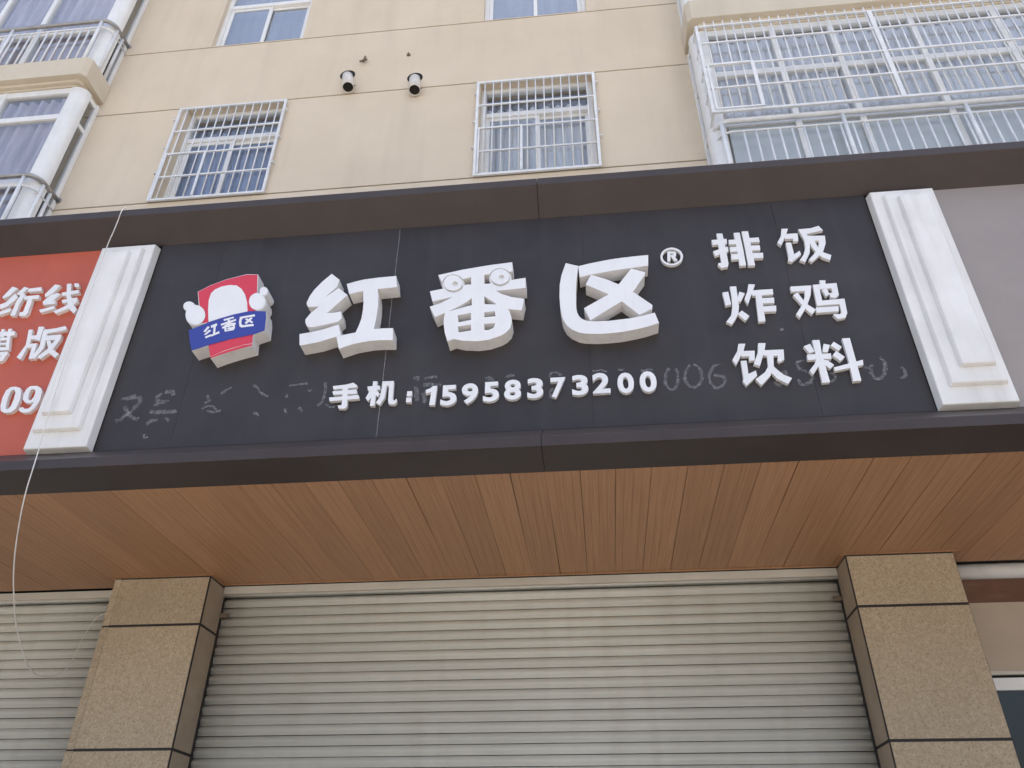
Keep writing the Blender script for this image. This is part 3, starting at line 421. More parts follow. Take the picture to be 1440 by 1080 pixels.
def union_2d(solids, holes):
    """triangles of the union of the solid outlines minus the holes"""
    vs, es = [], []
    for p in list(solids) + list(holes):
        k = len(vs)
        vs += [Vector(q) for q in p]
        es += [(k + i, k + (i + 1) % len(p)) for i in range(len(p))]
    res = delaunay_2d_cdt(vs, es, [], 0, 1e-5)
    V, F = res[0], res[2]
    keep = []
    for f in F:
        cx = sum(V[i].x for i in f) / 3; cy = sum(V[i].y for i in f) / 3
        if any(inside(p, cx, cy) for p in solids) and not any(inside(p, cx, cy) for p in holes):
            keep.append(tuple(f))
    return [(v.x, v.y) for v in V], keep

def raised(name, solids, holes, y_front, y_back, mats, parent, label=None):
    """an outline on the sign, raised from y_back to y_front"""
    V, F = union_2d(solids, holes)
    n = len(V)
    vs = [(x, y_front, z) for x, z in V] + [(x, y_back, z) for x, z in V]
    mb = MB()
    fr, bk, sides = [], [], []
    cnt = {}
    for a, b, c in F:
        x1, z1 = V[a]; x2, z2 = V[b]; x3, z3 = V[c]
        if (x2 - x1) * (z3 - z1) - (x3 - x1) * (z2 - z1) < 0:
            b, c = c, b
        fr.append((a, b, c)); bk.append((n + c, n + b, n + a))
        for e in ((a, b), (b, c), (c, a)):
            cnt[frozenset(e)] = cnt.get(frozenset(e), 0) + 1
    for a, b, c in fr:
        for e in ((a, b), (b, c), (c, a)):
            if cnt[frozenset(e)] == 1:
                sides.append((e[1], e[0], n + e[0], n + e[1]))
    used = sorted({i for f in fr + bk for i in f})
    remap = {i: k for k, i in enumerate(used)}
    vv = [vs[i] for i in used]
    allf = [tuple(remap[i] for i in f) for f in fr + bk + sides]
    mi = [0] * (len(fr) + len(bk)) + [1 if isinstance(mats, (list, tuple)) and len(mats) > 1 else 0] * len(sides)
    k = len(mb.v)
    mb.v += vv
    for f, m_ in zip(allf, mi):
        mb.f.append(list(f)); mb.m.append(m_); mb.s.append(False)
    return mb.build(name, mats, parent, 0.0, label)

# ------------------------------------------------------------------ dimensions (metres; y runs into the building)
W = 5.55            # face of the upper wall
S = 3.773           # face of the sign boards
FR = 3.60           # front of the fascia frame
Z_FT, Z_FT2, Z_FB1, Z_SOF = 5.621, 5.559, 3.664, 3.605
Z_ST, Z_SB = 5.4224, 3.8013
X0, X1 = -9.2, 7.6
W3, W2, W1 = 7.878, 9.453, 10.647
STOREY = W1 - W3

# ------------------------------------------------------------------ ground
tag(box_part('ground', -150, 150, -150, 150, -0.35, -0.155, M['ground']), kind='structure')
tag(box_part('road', -150, 150, -13.0, -2.25, -0.154, -0.13, M['asphalt']), kind='structure')
pav = tag(box_part('pavement', -60, 60, -2.05, 5.60, -0.154, -0.02, M['joint']), kind='structure')
slab_me, _c = MB().box(-0.298, 0.298, -0.298, 0.298, -0.02, 0.0).mesh('paving_slab', M['paving'])
for i in range(-12, 12):
    for j in range(0, 12):
        place('paving_slab', slab_me, (0.3 + 0.6 * i, 5.3 - 0.6 * j, -0.0095), pav)
kerb = root('kerb', 'grey kerb stones along the edge of the pavement', 'kerb', (0, -2.15, -0.13))
k_me, _c = MB().box(-0.495, 0.495, -0.095, 0.095, -0.08, 0.07).mesh('kerb_stone', M['kerb'], bevel=0.012)
for i in range(-20, 20):
    place('kerb_stone', k_me, (0.5 + i, -2.15, -0.06), kerb)

# ------------------------------------------------------------------ apartment building
bld = root('apartment_building', 'beige rendered apartment block with dark horizontal joints above the shop signs', 'building', (0, 9, 0))
openings = [(-4.47, -3.275), (-0.99, 0.265)]
TOP = W3 + 2 * STOREY

def wall_band(x0, x1, z0, z1, holes, y=W, t=0.24):
    """a band of render between two joints, with window openings and their reveals"""
    mb = MB()
    xs = sorted({x0, x1} | {v for h in holes for v in h[:2]})
    zs = sorted({z0, z1} | {v for h in holes for v in h[2:]})
    for i in range(len(xs) - 1):
        for j in range(len(zs) - 1):
            cx, cz = (xs[i] + xs[i + 1]) / 2, (zs[j] + zs[j + 1]) / 2
            if any(h[0] < cx < h[1] and h[2] < cz < h[3] for h in holes):
                continue
            a, b, c, d = xs[i], xs[i + 1], zs[j], zs[j + 1]
            mb.add([(a, y, c), (b, y, c), (b, y, d), (a, y, d)], [(0, 1, 2, 3)])
    for a, b, c, d in holes:
        e = y + t
        mb.add([(a, y, c), (b, y, c), (b, e, c), (a, e, c)], [(0, 1, 2, 3)])
        mb.add([(a, y, d), (b, y, d), (b, e, d), (a, e, d)], [(3, 2, 1, 0)])
        mb.add([(a, y, c), (a, y, d), (a, e, d), (a, e, c)], [(3, 2, 1, 0)])
        mb.add([(b, y, c), (b, y, d), (b, e, d), (b, e, c)], [(0, 1, 2, 3)])
    e = y + 0.02
    for z in (z0, z1):
        mb.add([(x0, y, z), (x1, y, z), (x1, e, z), (x0, e, z)], [(0, 1, 2, 3)])
    return mb.build('wall_band', M['stucco'], bld)

BX0, BX1 = -14.0, 12.0
G = 0.0095
bays = [(-9.0, -5.70), (1.42, 6.3)]
zedges = [5.0, W3, W2, W1, W2 + STOREY, TOP]
for k in range(len(zedges) - 1):
    z0, z1 = zedges[k] + (G if k else 0), zedges[k + 1] - G
    holes = []
    if k in (1, 3):
        for a, b in openings:
            holes.append((a, b, z0 + 0.012, z1 - 0.012))
    wall_band(BX0, BX1, z0, z1, holes)
# core behind the render: dark joints, party walls, roof
mb = MB()
ZC = [(5.0, W3 + 0.011), (W2 - 0.011, W1 + 0.011), (W2 + STOREY - 0.011, TOP)]
for a, b in ZC:
    mb.box(BX0, BX1, W + 0.02, W + 0.22, a, b)
for a, b in ((BX0, -4.5), (-3.25, -1.02), (0.29, BX1)):
    mb.box(a, b, W + 0.022, W + 0.218, 5.0, TOP)
mb.build('joint_backing', M['joint'], bld)
box_part('back_wall', BX0, BX1, 14.8, 15.0, 0, TOP, M['stucco'], bld)
box_part('side_wall', BX0, BX0 + 0.2, W + 0.23, 14.79, 0, TOP, M['stucco'], bld)
box_part('side_wall', BX1 - 0.2, BX1, W + 0.23, 14.79, 0, TOP, M['stucco'], bld)
box_part('roof', BX0 - 0.3, BX1 + 0.3, W - 0.25, 15.3, TOP + 0.002, TOP + 0.25, M['slab'], bld)
for z in (5.0, W3 - 0.9, W1 - 0.9):
    box_part('floor_slab', BX0 + 0.21, BX1 - 0.21, W + 0.24, 14.78, z - 0.12, z, M['room'], bld)

def room(x0, x1, z0, z1, y0=W + 0.245, depth=1.6):
    mb = MB()
    y1 = y0 + depth
    v = [(x0, y0, z0), (x1, y0, z0), (x1, y1, z0), (x0, y1, z0), (x0, y0, z1), (x1, y0, z1), (x1, y1, z1), (x0, y1, z1)]
    mb.add(v, [(0, 1, 2, 3), (4, 7, 6, 5), (1, 2, 6, 5), (2, 3, 7, 6), (3, 0, 4, 7)])
    return mb.build('room', M['room'], bld)

def curtain(x0, x1, y, z0, z1, mat, parent, waves=9, amp=0.03, name='curtain'):
    n = max(24, int((x1 - x0) * 45))
    ph = random.random() * 6
    vs, fs = [], []
    for i in range(n + 1):
        t = i / n
        a = t * waves * 2 * math.pi + ph + 0.8 * math.sin(t * 11 + ph)
        for z in (z0, z1):
            k = 1.0 if z == z0 else 0.7
            vs.append((x0 + (x1 - x0) * t, y + amp * k * math.sin(a), z))
    for i in range(n):
        fs.append((2 * i, 2 * i + 2, 2 * i + 3, 2 * i + 1))
    return MB().add(vs, fs, 0, True).build(name, mat, parent)

def window(x0, x1, z0, z1, y, style):
    """white sliding window: fixed light above, two sashes below"""
    w = box_part('window', x0, x0 + 0.055, y, y + 0.07, z0, z1, M['pvc'], bld)
    zt = z0 + (z1 - z0) * (0.70 if style == 'caged' else 0.62)
    fr = MB()
    fr.box(x1 - 0.055, x1, y, y + 0.07, z0, z1)
    fr.box(x0 + 0.0555, x1 - 0.0555, y + 0.001, y + 0.07, z1 - 0.055, z1)
    fr.box(x0 + 0.0555, x1 - 0.0555, y + 0.001, y + 0.07, z0, z0 + 0.06)
    fr.box(x0 + 0.0555, x1 - 0.0555, y - 0.004, y + 0.07, zt - 0.035, zt + 0.035)
    fr.build('frame', M['pvc'], w, 0.004)
    xm = (x0 + x1) / 2
    a, b = z0 + 0.061, zt - 0.036
    for k, (l, r) in enumerate(((x0 + 0.056, xm + 0.03), (xm - 0.03, x1 - 0.056))):
        yy = y + 0.012 + 0.027 * k
        s = MB()
        s.box(l, l + 0.045, yy, yy + 0.024, a, b)
        s.box(r - 0.045, r, yy, yy + 0.024, a, b)
        s.box(l + 0.0455, r - 0.0455, yy + 0.001, yy + 0.023, a, a + 0.05)
        s.box(l + 0.0455, r - 0.0455, yy + 0.001, yy + 0.023, b - 0.045, b)
        s.build('sash', M['pvc'], w, 0.003)
        box_part('pane', l + 0.046, r - 0.046, yy + 0.009, yy + 0.014, a + 0.051, b - 0.046, M['glass'] if style == 'caged' else M['glass_sky'], w)
    box_part('pane', x0 + 0.056, x1 - 0.056, y + 0.03, y + 0.035, zt + 0.036, z1 - 0.056, M['glass'] if style == 'caged' else M['glass_sky'], w)
    return w

for k, (a, b) in enumerate(openings):
    room(a - 0.15, b + 0.15, W3 - 0.05, W2 + 0.05)
    wdw = window(a + 0.001, b - 0.001, W3 + 0.021, W2 - 0.021, W + 0.095, 'caged')
    curtain(a - 0.1, b + 0.1, W + 0.29, W3 - 0.02, W2 - 0.16, M['curtain_blue'] if k == 0 else M['curtain_pale'], wdw, 11)
    room(a - 0.15, b + 0.15, W1 - 0.05, W2 + STOREY + 0.05)
    wdw = window(a + 0.001, b - 0.001, W1 + 0.021, W2 + STOREY - 0.021, W + 0.065, 'open')
    curtain(a - 0.1, b + 0.1, W + 0.27, W1 + 0.42, W2 + STOREY, M['curtain_pale'], wdw, 4, 0.012, 'reflection_sheet')  # pale sheet added behind the panes, imitating their bright upper sky reflection

# ------------------------------------------------------------------ window cages
def cage(name, label, group, x0, x1, z0, z1, y, hz, door=None, pitch=0.0975):
    c = root(name, label, 'window grille', ((x0 + x1) / 2, y, z0), group)
    fr = MB()
    fr.box(x0, x0 + 0.03, y - 0.012, y + 0.012, z0, z1)
    fr.box(x1 - 0.03, x1, y - 0.012, y + 0.012, z0, z1)
    fr.box(x0 + 0.0305, x1 - 0.0305, y - 0.011, y + 0.011, z1 - 0.028, z1)
    fr.box(x0 + 0.0305, x1 - 0.0305, y - 0.011, y + 0.011, z0, z0 + 0.03)
    fr.build('frame', M['white_bar'], c, 0.003)
    n = int(round((x1 - x0) / pitch))
    bar, cc = MB().tube([(0, 0, z0 + 0.03), (0, 0, z1 - 0.028)], 0.0074, 8).mesh('bar', M['white_bar'])
    for i in range(1, n):
        place('bar', bar, (x0 + (x1 - x0) * i / n, y, cc.z), c)
    hb, cc = MB().box(x0 + 0.0305, x1 - 0.0305, y - 0.0125, y + 0.0045, -0.009, 0.009).mesh('crossbar', M['white_bar'])
    for z in hz:
        place('crossbar', hb, (cc.x, cc.y, z), c)
    if door:
        d0, d1, d2 = door
        MB().box(d1 - 0.026, d1, y - 0.020, y - 0.013, z0 + 0.031, d2).box(d0, d1 - 0.0265, y - 0.0195, y - 0.0135, d2 - 0.024, d2).box(
            d0, d0 + 0.02, y - 0.020, y - 0.013, z0 + 0.031, d2 - 0.0245).build('hatch_frame', M['white_bar'], c)
    lug, _ = MB().box(-0.014, 0.014, -0.003, 0.034, -0.006, 0.006).mesh('lug', M['white_bar'])
    for z in (z0 + 0.28 * (z1 - z0), z0 + 0.55 * (z1 - z0), z0 + 0.86 * (z1 - z0)):
        place('lug', lug, (x0 - 0.0145, y, z), c)
        place('lug', lug, (x1 + 0.0145, y, z + 0.03), c)
    return c

HZ = [8.985, 8.59, 8.225]
cage('window_cage', 'white steel bar cage over the window with dark blue curtain, nearer the lilac-curtained bay window', 'window cages on the beige wall',
     -4.545, -3.245, 7.862, 9.405, W - 0.035, HZ, (-4.51, -4.03, 8.60))
cage('window_cage', 'white steel bar cage over the window right of the two vent pipes', 'window cages on the beige wall',
     -1.027, 0.295, 7.862, 9.405, W - 0.035, HZ, (-0.99, -0.51, 8.60))

# ------------------------------------------------------------------ vent pipes and brackets
def vent(x, z, x_out, z_out, label):
    v = root('vent_pipe', label, 'vent pipe', (x, W - 0.07, z - 0.34), 'vent pipes on the beige wall')
    n = 24
    # flat dark disc on the wall, standing in for the hole's shade
    mb = MB()
    ro = 0.092
    vs = []
    for k in range(n):
        a = 2 * math.pi * k / n
        vs += [(x + ro * math.cos(a), W - 0.004, z + ro * math.sin(a)), (x + ro * math.cos(a), W - 0.001, z + ro * math.sin(a))]
    fs = [(2 * k, 2 * ((k + 1) % n), 2 * ((k + 1) % n) + 1, 2 * k + 1) for k in range(n)]
    mb.add(vs, fs)
    mb.add([vs[2 * k] for k in range(n)], [tuple(range(n))])
    mb.build('hole_shade_disc', M['gap'], v)
    # pipe, open at its lower end
    p0, p1 = Vector((x - 0.004, W + 0.02, z - 0.005)), Vector((x_out, W - 0.085, z_out))
    t = (p1 - p0).normalized()
    a = t.orthogonal().normalized(); b = t.cross(a)
    def ring(c, r):
        return [c + a * (r * math.cos(2 * math.pi * k / n)) + b * (r * math.sin(2 * math.pi * k / n)) for k in range(n)]
    R = [ring(p0, 0.066), ring(p1, 0.066), ring(p1, 0.060), ring(p1 - t * 0.22, 0.060)]
    mb = MB()
    vs = [q for r_ in R for q in r_]
    fs = []
    for i in range(3):
        for k in range(n):
            fs.append((i * n + k, i * n + (k + 1) % n, (i + 1) * n + (k + 1) % n, (i + 1) * n + k))
    mb.add(vs, fs, 0, True)
    mb.add(R[0], [tuple(range(n))])
    mb.build('pipe', M['pipe'], v)
    mb = MB(); mb.add(ring(p1 - t * 0.03, 0.0595), [tuple(range(n))]); mb.add(ring(p1 - t * 0.033, 0.0595), [tuple(range(n))[::-1]])
    mb.build('bore_shade_disc', M['gap'], v)  # dark disc stands in for the shade inside the pipe
    MB().tube([p1 - t * 0.05 + Vector((0.066, 0, 0)), p1 - t * 0.05 + Vector((0.085, 0.0, 0.0))], 0.006, 6).build('clip', M['rust'], v)
    return v

vent(-2.592, 9.812, -2.52, 9.455, 'left one of two cream vent pipes, in a dark hole below the forked bracket')
vent(-1.769, 9.645, -1.73, 9.295, 'cream vent pipe in a dark hole, nearer the caged window in the middle')
br = root('wall_bracket', 'small forked rusty bracket sticking out above the left vent pipe', 'bracket', (-2.41, W, 10.05))
MB().tube([(-2.415, W, 10.15), (-2.415, W - 0.03, 10.02)], 0.014, 8).build('stub', M['rust'], br)
MB().tube([(-2.415, W - 0.028, 10.035), (-2.45, W - 0.05, 9.99)], 0.013, 8).build('prong', M['rust'], br)
MB().tube([(-2.415, W - 0.03, 10.03), (-2.37, W - 0.05, 10.02)], 0.011, 8).build('prong', M['rust'], br)
br = root('wall_bracket', 'tiny rusty bolt stub on the wall above the right vent pipe', 'bracket', (-1.88, W, 10.07))
MB().box(-1.90, -1.858, W - 0.02, W, 10.08, 10.105).tube([(-1.878, W, 10.12), (-1.878, W - 0.03, 10.105)], 0.009, 6).build('stub', M['rust'], br)

# ------------------------------------------------------------------ bay windows and railings on the left
def arc(cx, cy, r, a0, a1, n=6):
    return [(cx + r * math.cos(math.radians(a0 + (a1 - a0) * i / n)), cy + r * math.sin(math.radians(a0 + (a1 - a0) * i / n))) for i in range(n + 1)]

def cornice(parent, side, x_edge, x_far, z0, z1):
    """balcony slab with a stepped, chamfered edge; side +1 when the free end looks to +x"""
    s = side
    yf = 5.115
    ch = 0.05
    prof = [(x_far, yf), (x_edge - s * ch, yf), (x_edge, yf + ch), (x_edge, W - 0.001), (x_far, W - 0.001)]
    MB().prism_z(prof, z0, z1).build('slab', M['slab'], parent, 0.004)
    i = 0.07
    prof = [(x_far, yf + i), (x_edge - s * (ch + i), yf + i), (x_edge - s * i, yf + i + ch), (x_edge - s * i, W - 0.001), (x_far, W - 0.001)]
    MB().prism_z(prof, z0 - 0.045, z0 - 0.001).build('slab_step', M['slab'], parent, 0.003)
    i = 0.11
    prof = [(x_far, yf + i), (x_edge - s * (ch + i), yf + i), (x_edge - s * i, yf + i + ch), (x_edge - s * i, W - 0.001), (x_far, W - 0.001)]
    MB().prism_z(prof, z0 - 0.075, z0 - 0.046).build('slab_step', M['slab'], parent, 0.003)

def bay(name, label, cat, side, x_edge, x_far, z0, z1, zsill, ztrans, mull, mats, cur, slab_z, frosted=False):
    """glazed bay: round white corner post, mullions, transoms, panes, curtain"""
    s = side
    b = root(name, label, cat, ((x_edge + x_far) / 2, 5.3, z0))
    yg = 5.235
    R = 0.115
    xe = x_edge - s * 0.02
    # corner post
    cx, cy = xe - s * R, yg + R
    if s > 0:
        prof = [(cx - 0.05, yg), *arc(cx, cy, R, -90, 0), (xe, cy + 0.02), (cx - 0.05, cy + 0.02)]
    else:
        prof = [(cx + 0.05, yg), *arc(cx, cy, R, -90, -180), (xe, cy + 0.02), (cx + 0.05, cy + 0.02)]
    MB().prism_z(prof, z0, z1, 0, False).build('corner_post', M['pvc'], b)
    # wall post on the return
    box_part('wall_post', min(xe, xe - s * 0.05), max(xe, xe - s * 0.05), W - 0.055, W - 0.001, z0, z1, M['pvc'], b, 0.004)
    yr0, yr1 = cy + 0.021, W - 0.056
    for z in (zsill, ztrans, z1 - 0.05):
        box_part('transom', min(xe - s * 0.008, xe - s * 0.045), max(xe - s * 0.008, xe - s * 0.045), yr0, yr1, z - 0.03, z + 0.03, M['pvc'], b, 0.003)
    for a, c in ((z0, zsill - 0.031), (zsill + 0.031, ztrans - 0.031), (ztrans + 0.031, z1 - 0.081)):
        mb = MB(); mb.box(min(xe - s * 0.022, xe - s * 0.028), max(xe - s * 0.022, xe - s * 0.028), yr0, yr1, a, c)
        mb.build('pane', mats[1] if c < zsill else mats[0], b)
    # front
    xs = [cx - s * 0.051] + list(mull) + [x_far]
    lo, hi = min(xs[0], x_far), max(xs[0], x_far)
    for z, h in ((zsill, 0.045), (ztrans, 0.04), (z1 - 0.045, 0.045)):
        box_part('transom', lo, hi, yg + 0.006, yg + 0.06, z - h, z + h, M['pvc'], b, 0.004)
    for x in mull:
        box_part('mullion', x - 0.03, x + 0.03, yg, yg + 0.065, z0, z1, M['pvc'], b, 0.004)
    xs = sorted(xs)
    for i in range(len(xs) - 1):
        l, r = xs[i] + 0.031, xs[i + 1] - 0.031
        for a, c in ((z0, zsill - 0.046), (zsill + 0.046, ztrans - 0.041), (ztrans + 0.041, z1 - 0.091)):
            box_part('pane', l, r, yg + 0.03, yg + 0.036, a, c, M['frosted'] if frosted and c < zsill else mats[0], b)
    curtain(min(xe - s * 0.16, x_far), max(xe - s * 0.16, x_far), yg + 0.10, z0 + 0.02, z1 - 0.10, cur, b, int(abs(x_far - x_edge) * 7), 0.042)
    box_part('inner_wall', lo, hi, W - 0.012, W - 0.002, z0, z1, M['room'], b)
    if slab_z:
        cornice(b, s, x_edge, x_far, *slab_z)
    return b

def railing(label, side, x_edge, x_far, z0, zt, zl, posts, mat_rail):
    s = side
    r = root('balcony_railing', label, 'railing', ((x_edge + x_far) / 2, 5.16, z0), 'railings on the bays')
    yr = 5.165
    rad = 0.13
    def path(z, off=0.0):
        cx, cy = x_edge - s * (rad), yr + rad
        pts = [(x_far, yr, z)]
        for i in range(9):
            a = math.radians(-90 + 90 * i / 8)
            pts.append((cx + s * rad * math.cos(a), cy + rad * math.sin(a), z))
        pts.append((x_edge, W - 0.004, z))
        return pts
    MB().tube(path(zt), 0.028, 10).build('top_rail', mat_rail, r)
    MB().tube(path(zl), 0.012, 8).build('lower_rail', M['white_bar'], r)
    bal, cc = MB().tube([(0, 0, z0), (0, 0, zl - 0.012)], 0.0105, 8).mesh('baluster', M['white_bar'])
    post, pc = MB().tube([(0, 0, z0), (0, 0, zt - 0.027)], 0.021, 10).mesh('post', M['white_bar'])
    flange, _ = MB().tube([(0, W - 0.012 - 5.4, 0), (0, W - 5.4, 0)], 0.045, 12).mesh('wall_flange', mat_rail, centre=False)
    place('wall_flange', flange, (x_edge, 5.4, zt), r)
    x = x_edge - s * 0.13
    for p in posts:
        place('post', post, (p, yr, pc.z), r)
    n = int(abs(x_far - x) / 0.1115)
    for i in range(1, n):
        xx = x - s * i * 0.1115
        if min(abs(xx - p) for p in posts) > 0.04:
            place('baluster', bal, (xx, yr, cc.z), r)
    for yy in (5.30, 5.42):
        place('post', post, (x_edge, yy, pc.z), r)
    return r

GL = (M['glass'], M['glass'])
bay('bay_window', 'lower glazed bay with lilac curtains and rounded white corner post, beside the left window cage', 'bay window',
    1, -5.60, -9.0, 6.95, 9.60, 8.02, 9.09, [-6.62, -7.45, -8.3], GL, M['curtain'], (9.678, 9.992))
bay('bay_window', 'upper glazed bay with lilac curtains, at the very top left above the stepped slab', 'bay window',
    1, -5.60, -9.0, 9.993, 9.60 + STOREY, 10.80, 9.09 + STOREY, [-6.66, -7.35, -8.2], GL, M['curtain'], (9.678 + STOREY, 9.992 + STOREY))
railing('grey steel rail with white balusters on the slab of the upper left bay', 1, -5.62, -9.0, 9.994, 10.825, 10.69, [-5.75, -6.93, -8.1], M['steel'])
railing('grey steel rail with white balusters round the lower left bay, partly behind the fascia', 1, -5.62, -9.0, 6.97, 8.02, 7.86, [-5.75, -6.93, -8.1], M['steel'])

bay('bay_window', 'glazed balcony with pale curtains behind the large white cage at upper right', 'balcony',
    -1, 1.32, 6.3, 6.95, 9.56, 8.02, 8.80, [2.20, 2.80, 3.62, 4.45, 5.3], GL, M['curtain_pale'], (9.632, 9.965), True)
bay('bay_window', 'glazed balcony of the next floor above the right slab, only its foot in view', 'balcony',
    -1, 1.32, 6.3, 9.966, 9.56 + STOREY, 10.80, 8.80 + STOREY, [2.20, 2.80, 3.62, 4.45, 5.3], GL, M['curtain_pale'], (9.632 + STOREY, 9.965 + STOREY), True)
railing('white railing with thin balusters below the large balcony cage, rising behind the fascia', -1, 1.40, 6.3, 6.97, 7.955, 7.80, [1.45, 2.58, 3.70, 4.82], M['white_bar'])
railing('white railing on the slab above the large cage, at the top edge', -1, 1.40, 6.3, 9.967, 10.79, 10.65, [1.45, 2.58, 3.70, 4.82], M['white_bar'])

# large cage over the right balcony
def balcony_cage():
    x0, x1, z0, z1 = 1.366, 4.90, 8.005, 9.43
    y = 5.095
    c = root('balcony_cage', 'large white steel cage with a hatch enclosing the glazed balcony at upper right', 'window grille', ((x0 + x1) / 2, y, z0))
    fr = MB()
    for x in (x0, 3.132, x1):
        w = 0.03 if x != 3.132 else 0.045
        fr.box(x, x + w, y - 0.014, y + 0.014, z0, z1)
    for a, b in ((x0 + 0.0305, 3.1315), (3.1775, x1 - 0.0005)):
        fr.box(a, b, y - 0.013, y + 0.013, z0, z0 + 0.03)
        fr.box(a, b, y - 0.013, y + 0.013, z1 - 0.02, z1)
    fr.box(x0, x0 + 0.026, y + 0.0145, W - 0.001, z0, z0 + 0.026)
    fr.box(x0, x0 + 0.026, y + 0.0145, W - 0.001, z1 - 0.026, z1)
    fr.box(x0, x0 + 0.026, W - 0.03, W - 0.002, z0 + 0.0265, z1 - 0.0265)
    fr.build('frame', M['white_bar'], c, 0.003)
    bar, cc = MB().tube([(0, 0, z0 + 0.03), (0, 0, z1 + 0.07)], 0.0074, 8).mesh('bar', M['white_bar'])
    p = 0.0965
    n = int((x1 - x0) / p)
    for i in range(1, n + 1):
        x = x0 + 0.012 + i * p
        if x < x1 - 0.02 and not (3.12 < x < 3.19):
            place('bar', bar, (x, y, cc.z), c)
    for z in (9.112, 8.729, 8.369):
        for a, b in ((x0 + 0.0305, 3.1315), (3.1775, x1 - 0.0005)):
            box_part('crossbar', a, b, y - 0.018, y - 0.001, z - 0.010, z + 0.010, M['white_bar'], c)
        box_part('crossbar', x0 + 0.004, x0 + 0.018, y + 0.0145, W - 0.031, z - 0.009, z + 0.009, M['white_bar'], c)
    sb, cc = MB().tube([(0, 0, z0 + 0.0265), (0, 0, z1 - 0.0265)], 0.0074, 8).mesh('bar', M['white_bar'])
    for yy in (5.19, 5.28, 5.37, 5.46):
        place('bar', sb, (x0 + 0.011, yy, cc.z), c)
    d0, d1, d2 = x0 + 0.04, 1.872, 8.748
    MB().box(d1 - 0.035, d1, y - 0.027, y - 0.0185, z0 + 0.031, d2).box(d0, d1 - 0.0355, y - 0.0265, y - 0.019, d2 - 0.026, d2).box(
        d0, d0 + 0.02, y - 0.027, y - 0.0185, z0 + 0.031, d2 - 0.0265).box(d0 + 0.0205, d1 - 0.0355, y - 0.0265, y - 0.019, z0 + 0.031, z0 + 0.05).build('hatch_frame', M['white_bar'], c)
balcony_cage()

# ------------------------------------------------------------------ shop fascia: frame, boards, soffit
fas = root('shop_fascia', 'dark brown metal fascia frame running across all the shop signs', 'fascia', (0, FR, Z_SOF))
LIP = 3.90
segs = [(X0, -4.9), (-4.898, -0.241), (-0.239, 4.398), (4.40, X1)]
for a, b in segs:
    MB().prism_x([(FR, Z_FT), (FR, Z_FT2), (S, Z_ST), (S + 0.06, Z_ST), (S + 0.06, Z_FT)], a, b).build('top_frame', M['frame'], fas, 0.0025)
for a, b in segs:
    MB().prism_x([(FR, Z_FB1), (FR, Z_SOF), (LIP, Z_SOF), (LIP, Z_SOF + 0.03), (S + 0.06, Z_SOF + 0.03), (S + 0.06, Z_SB), (S, Z_SB)], a, b).build('bottom_frame', M['frame'], fas, 0.0025)
MB().add([(X0, S + 0.055, Z_FT - 0.002), (X1, S + 0.055, Z_FT - 0.002), (X1, W + 0.01, Z_FT + 0.12), (X0, W + 0.01, Z_FT + 0.12),
          (X0, S + 0.055, Z_FT - 0.06), (X1, S + 0.055, Z_FT - 0.06), (X1, W + 0.01, Z_FT + 0.06), (X0, W + 0.01, Z_FT + 0.06)],
         [(0, 1, 2, 3), (4, 7, 6, 5), (0, 4, 5, 1), (2, 6, 7, 3), (0, 3, 7, 4), (1, 5, 6, 2)]).build('top_cover', M['frame'], fas)
box_part('backing_board', X0, X1, S + 0.062, S + 0.075, Z_SOF + 0.031, Z_FT - 0.062, M['gap'], fas)

sof = root('wood_soffit', 'brown wood-grain plank ceiling under the fascia, above the shutters', 'ceiling', (0, 4.7, Z_SOF))
P = 0.195
XP = -2.193
def plank_mesh():
    zb, zt, h = Z_SOF + 0.002, Z_SOF + 0.016, P / 2 - 0.0013
    xs = [(-h, zb + 0.0012), (-h + 0.0014, zb)]
    for g in (-0.25, 0.0, 0.25):
        xs += [(g * P - 0.0013, zb), (g * P, zb + 0.0016), (g * P + 0.0013, zb)]
    xs += [(h - 0.0014, zb), (h, zb + 0.0012), (h, zt), (-h, zt)]
    n = len(xs)
    vs = [(x, LIP + 0.001, z) for x, z in xs] + [(x, 5.506, z) for x, z in xs]
    fs = [(k, (k + 1) % n, n + (k + 1) % n, n + k) for k in range(n)] + [tuple(range(n))[::-1], tuple(range(n, 2 * n))]
    return MB().add(vs, fs).mesh('plank', M['wood'])
pl_me, pc = plank_mesh()
k0 = int(math.floor((X0 - XP) / P)) + 1
k1 = int(math.floor((X1 - XP) / P)) - 1
for k in range(k0, k1 + 1):
    x = XP + (k + 0.5) * P
    o = place('plank', pl_me, (x, pc.y, pc.z + random.uniform(-0.0008, 0.0012)), sof)
    o.rotation_euler.z = random.uniform(-0.0008, 0.0008) + (0.0022 if k in (6, 9, 17) else 0)
box_part('soffit_backing', X0, X1, LIP + 0.001, 5.60, Z_SOF + 0.019, Z_SOF + 0.029, M['gap'], sof)
box_part('edge_trim', -2.765, 1.682, 5.494, 5.512, Z_SOF - 0.006, Z_SOF + 0.0005, M['wood'], sof)

# ------------------------------------------------------------------ sign of the shop in the middle
sign = root('shop_sign', 'charcoal shop sign with big white raised characters and a phone number', 'shop sign', (-0.5, S, Z_SB))
edges = [-2.86, -2.40, -1.18, 0.04, 1.26, 1.843]
for a, b in zip(edges[:-1], edges[1:]):
    g = 0.0006
    box_part('sign_sheet', a + g, b - g, S, S + 0.006, Z_SB + 0.001, Z_ST - 0.001, M['sign'], sign)
box_part('silicone_seam', -1.1828, -1.1772, S - 0.0012, S - 0.0002, Z_SB + 0.004, Z_ST - 0.01, M['residue'], sign)

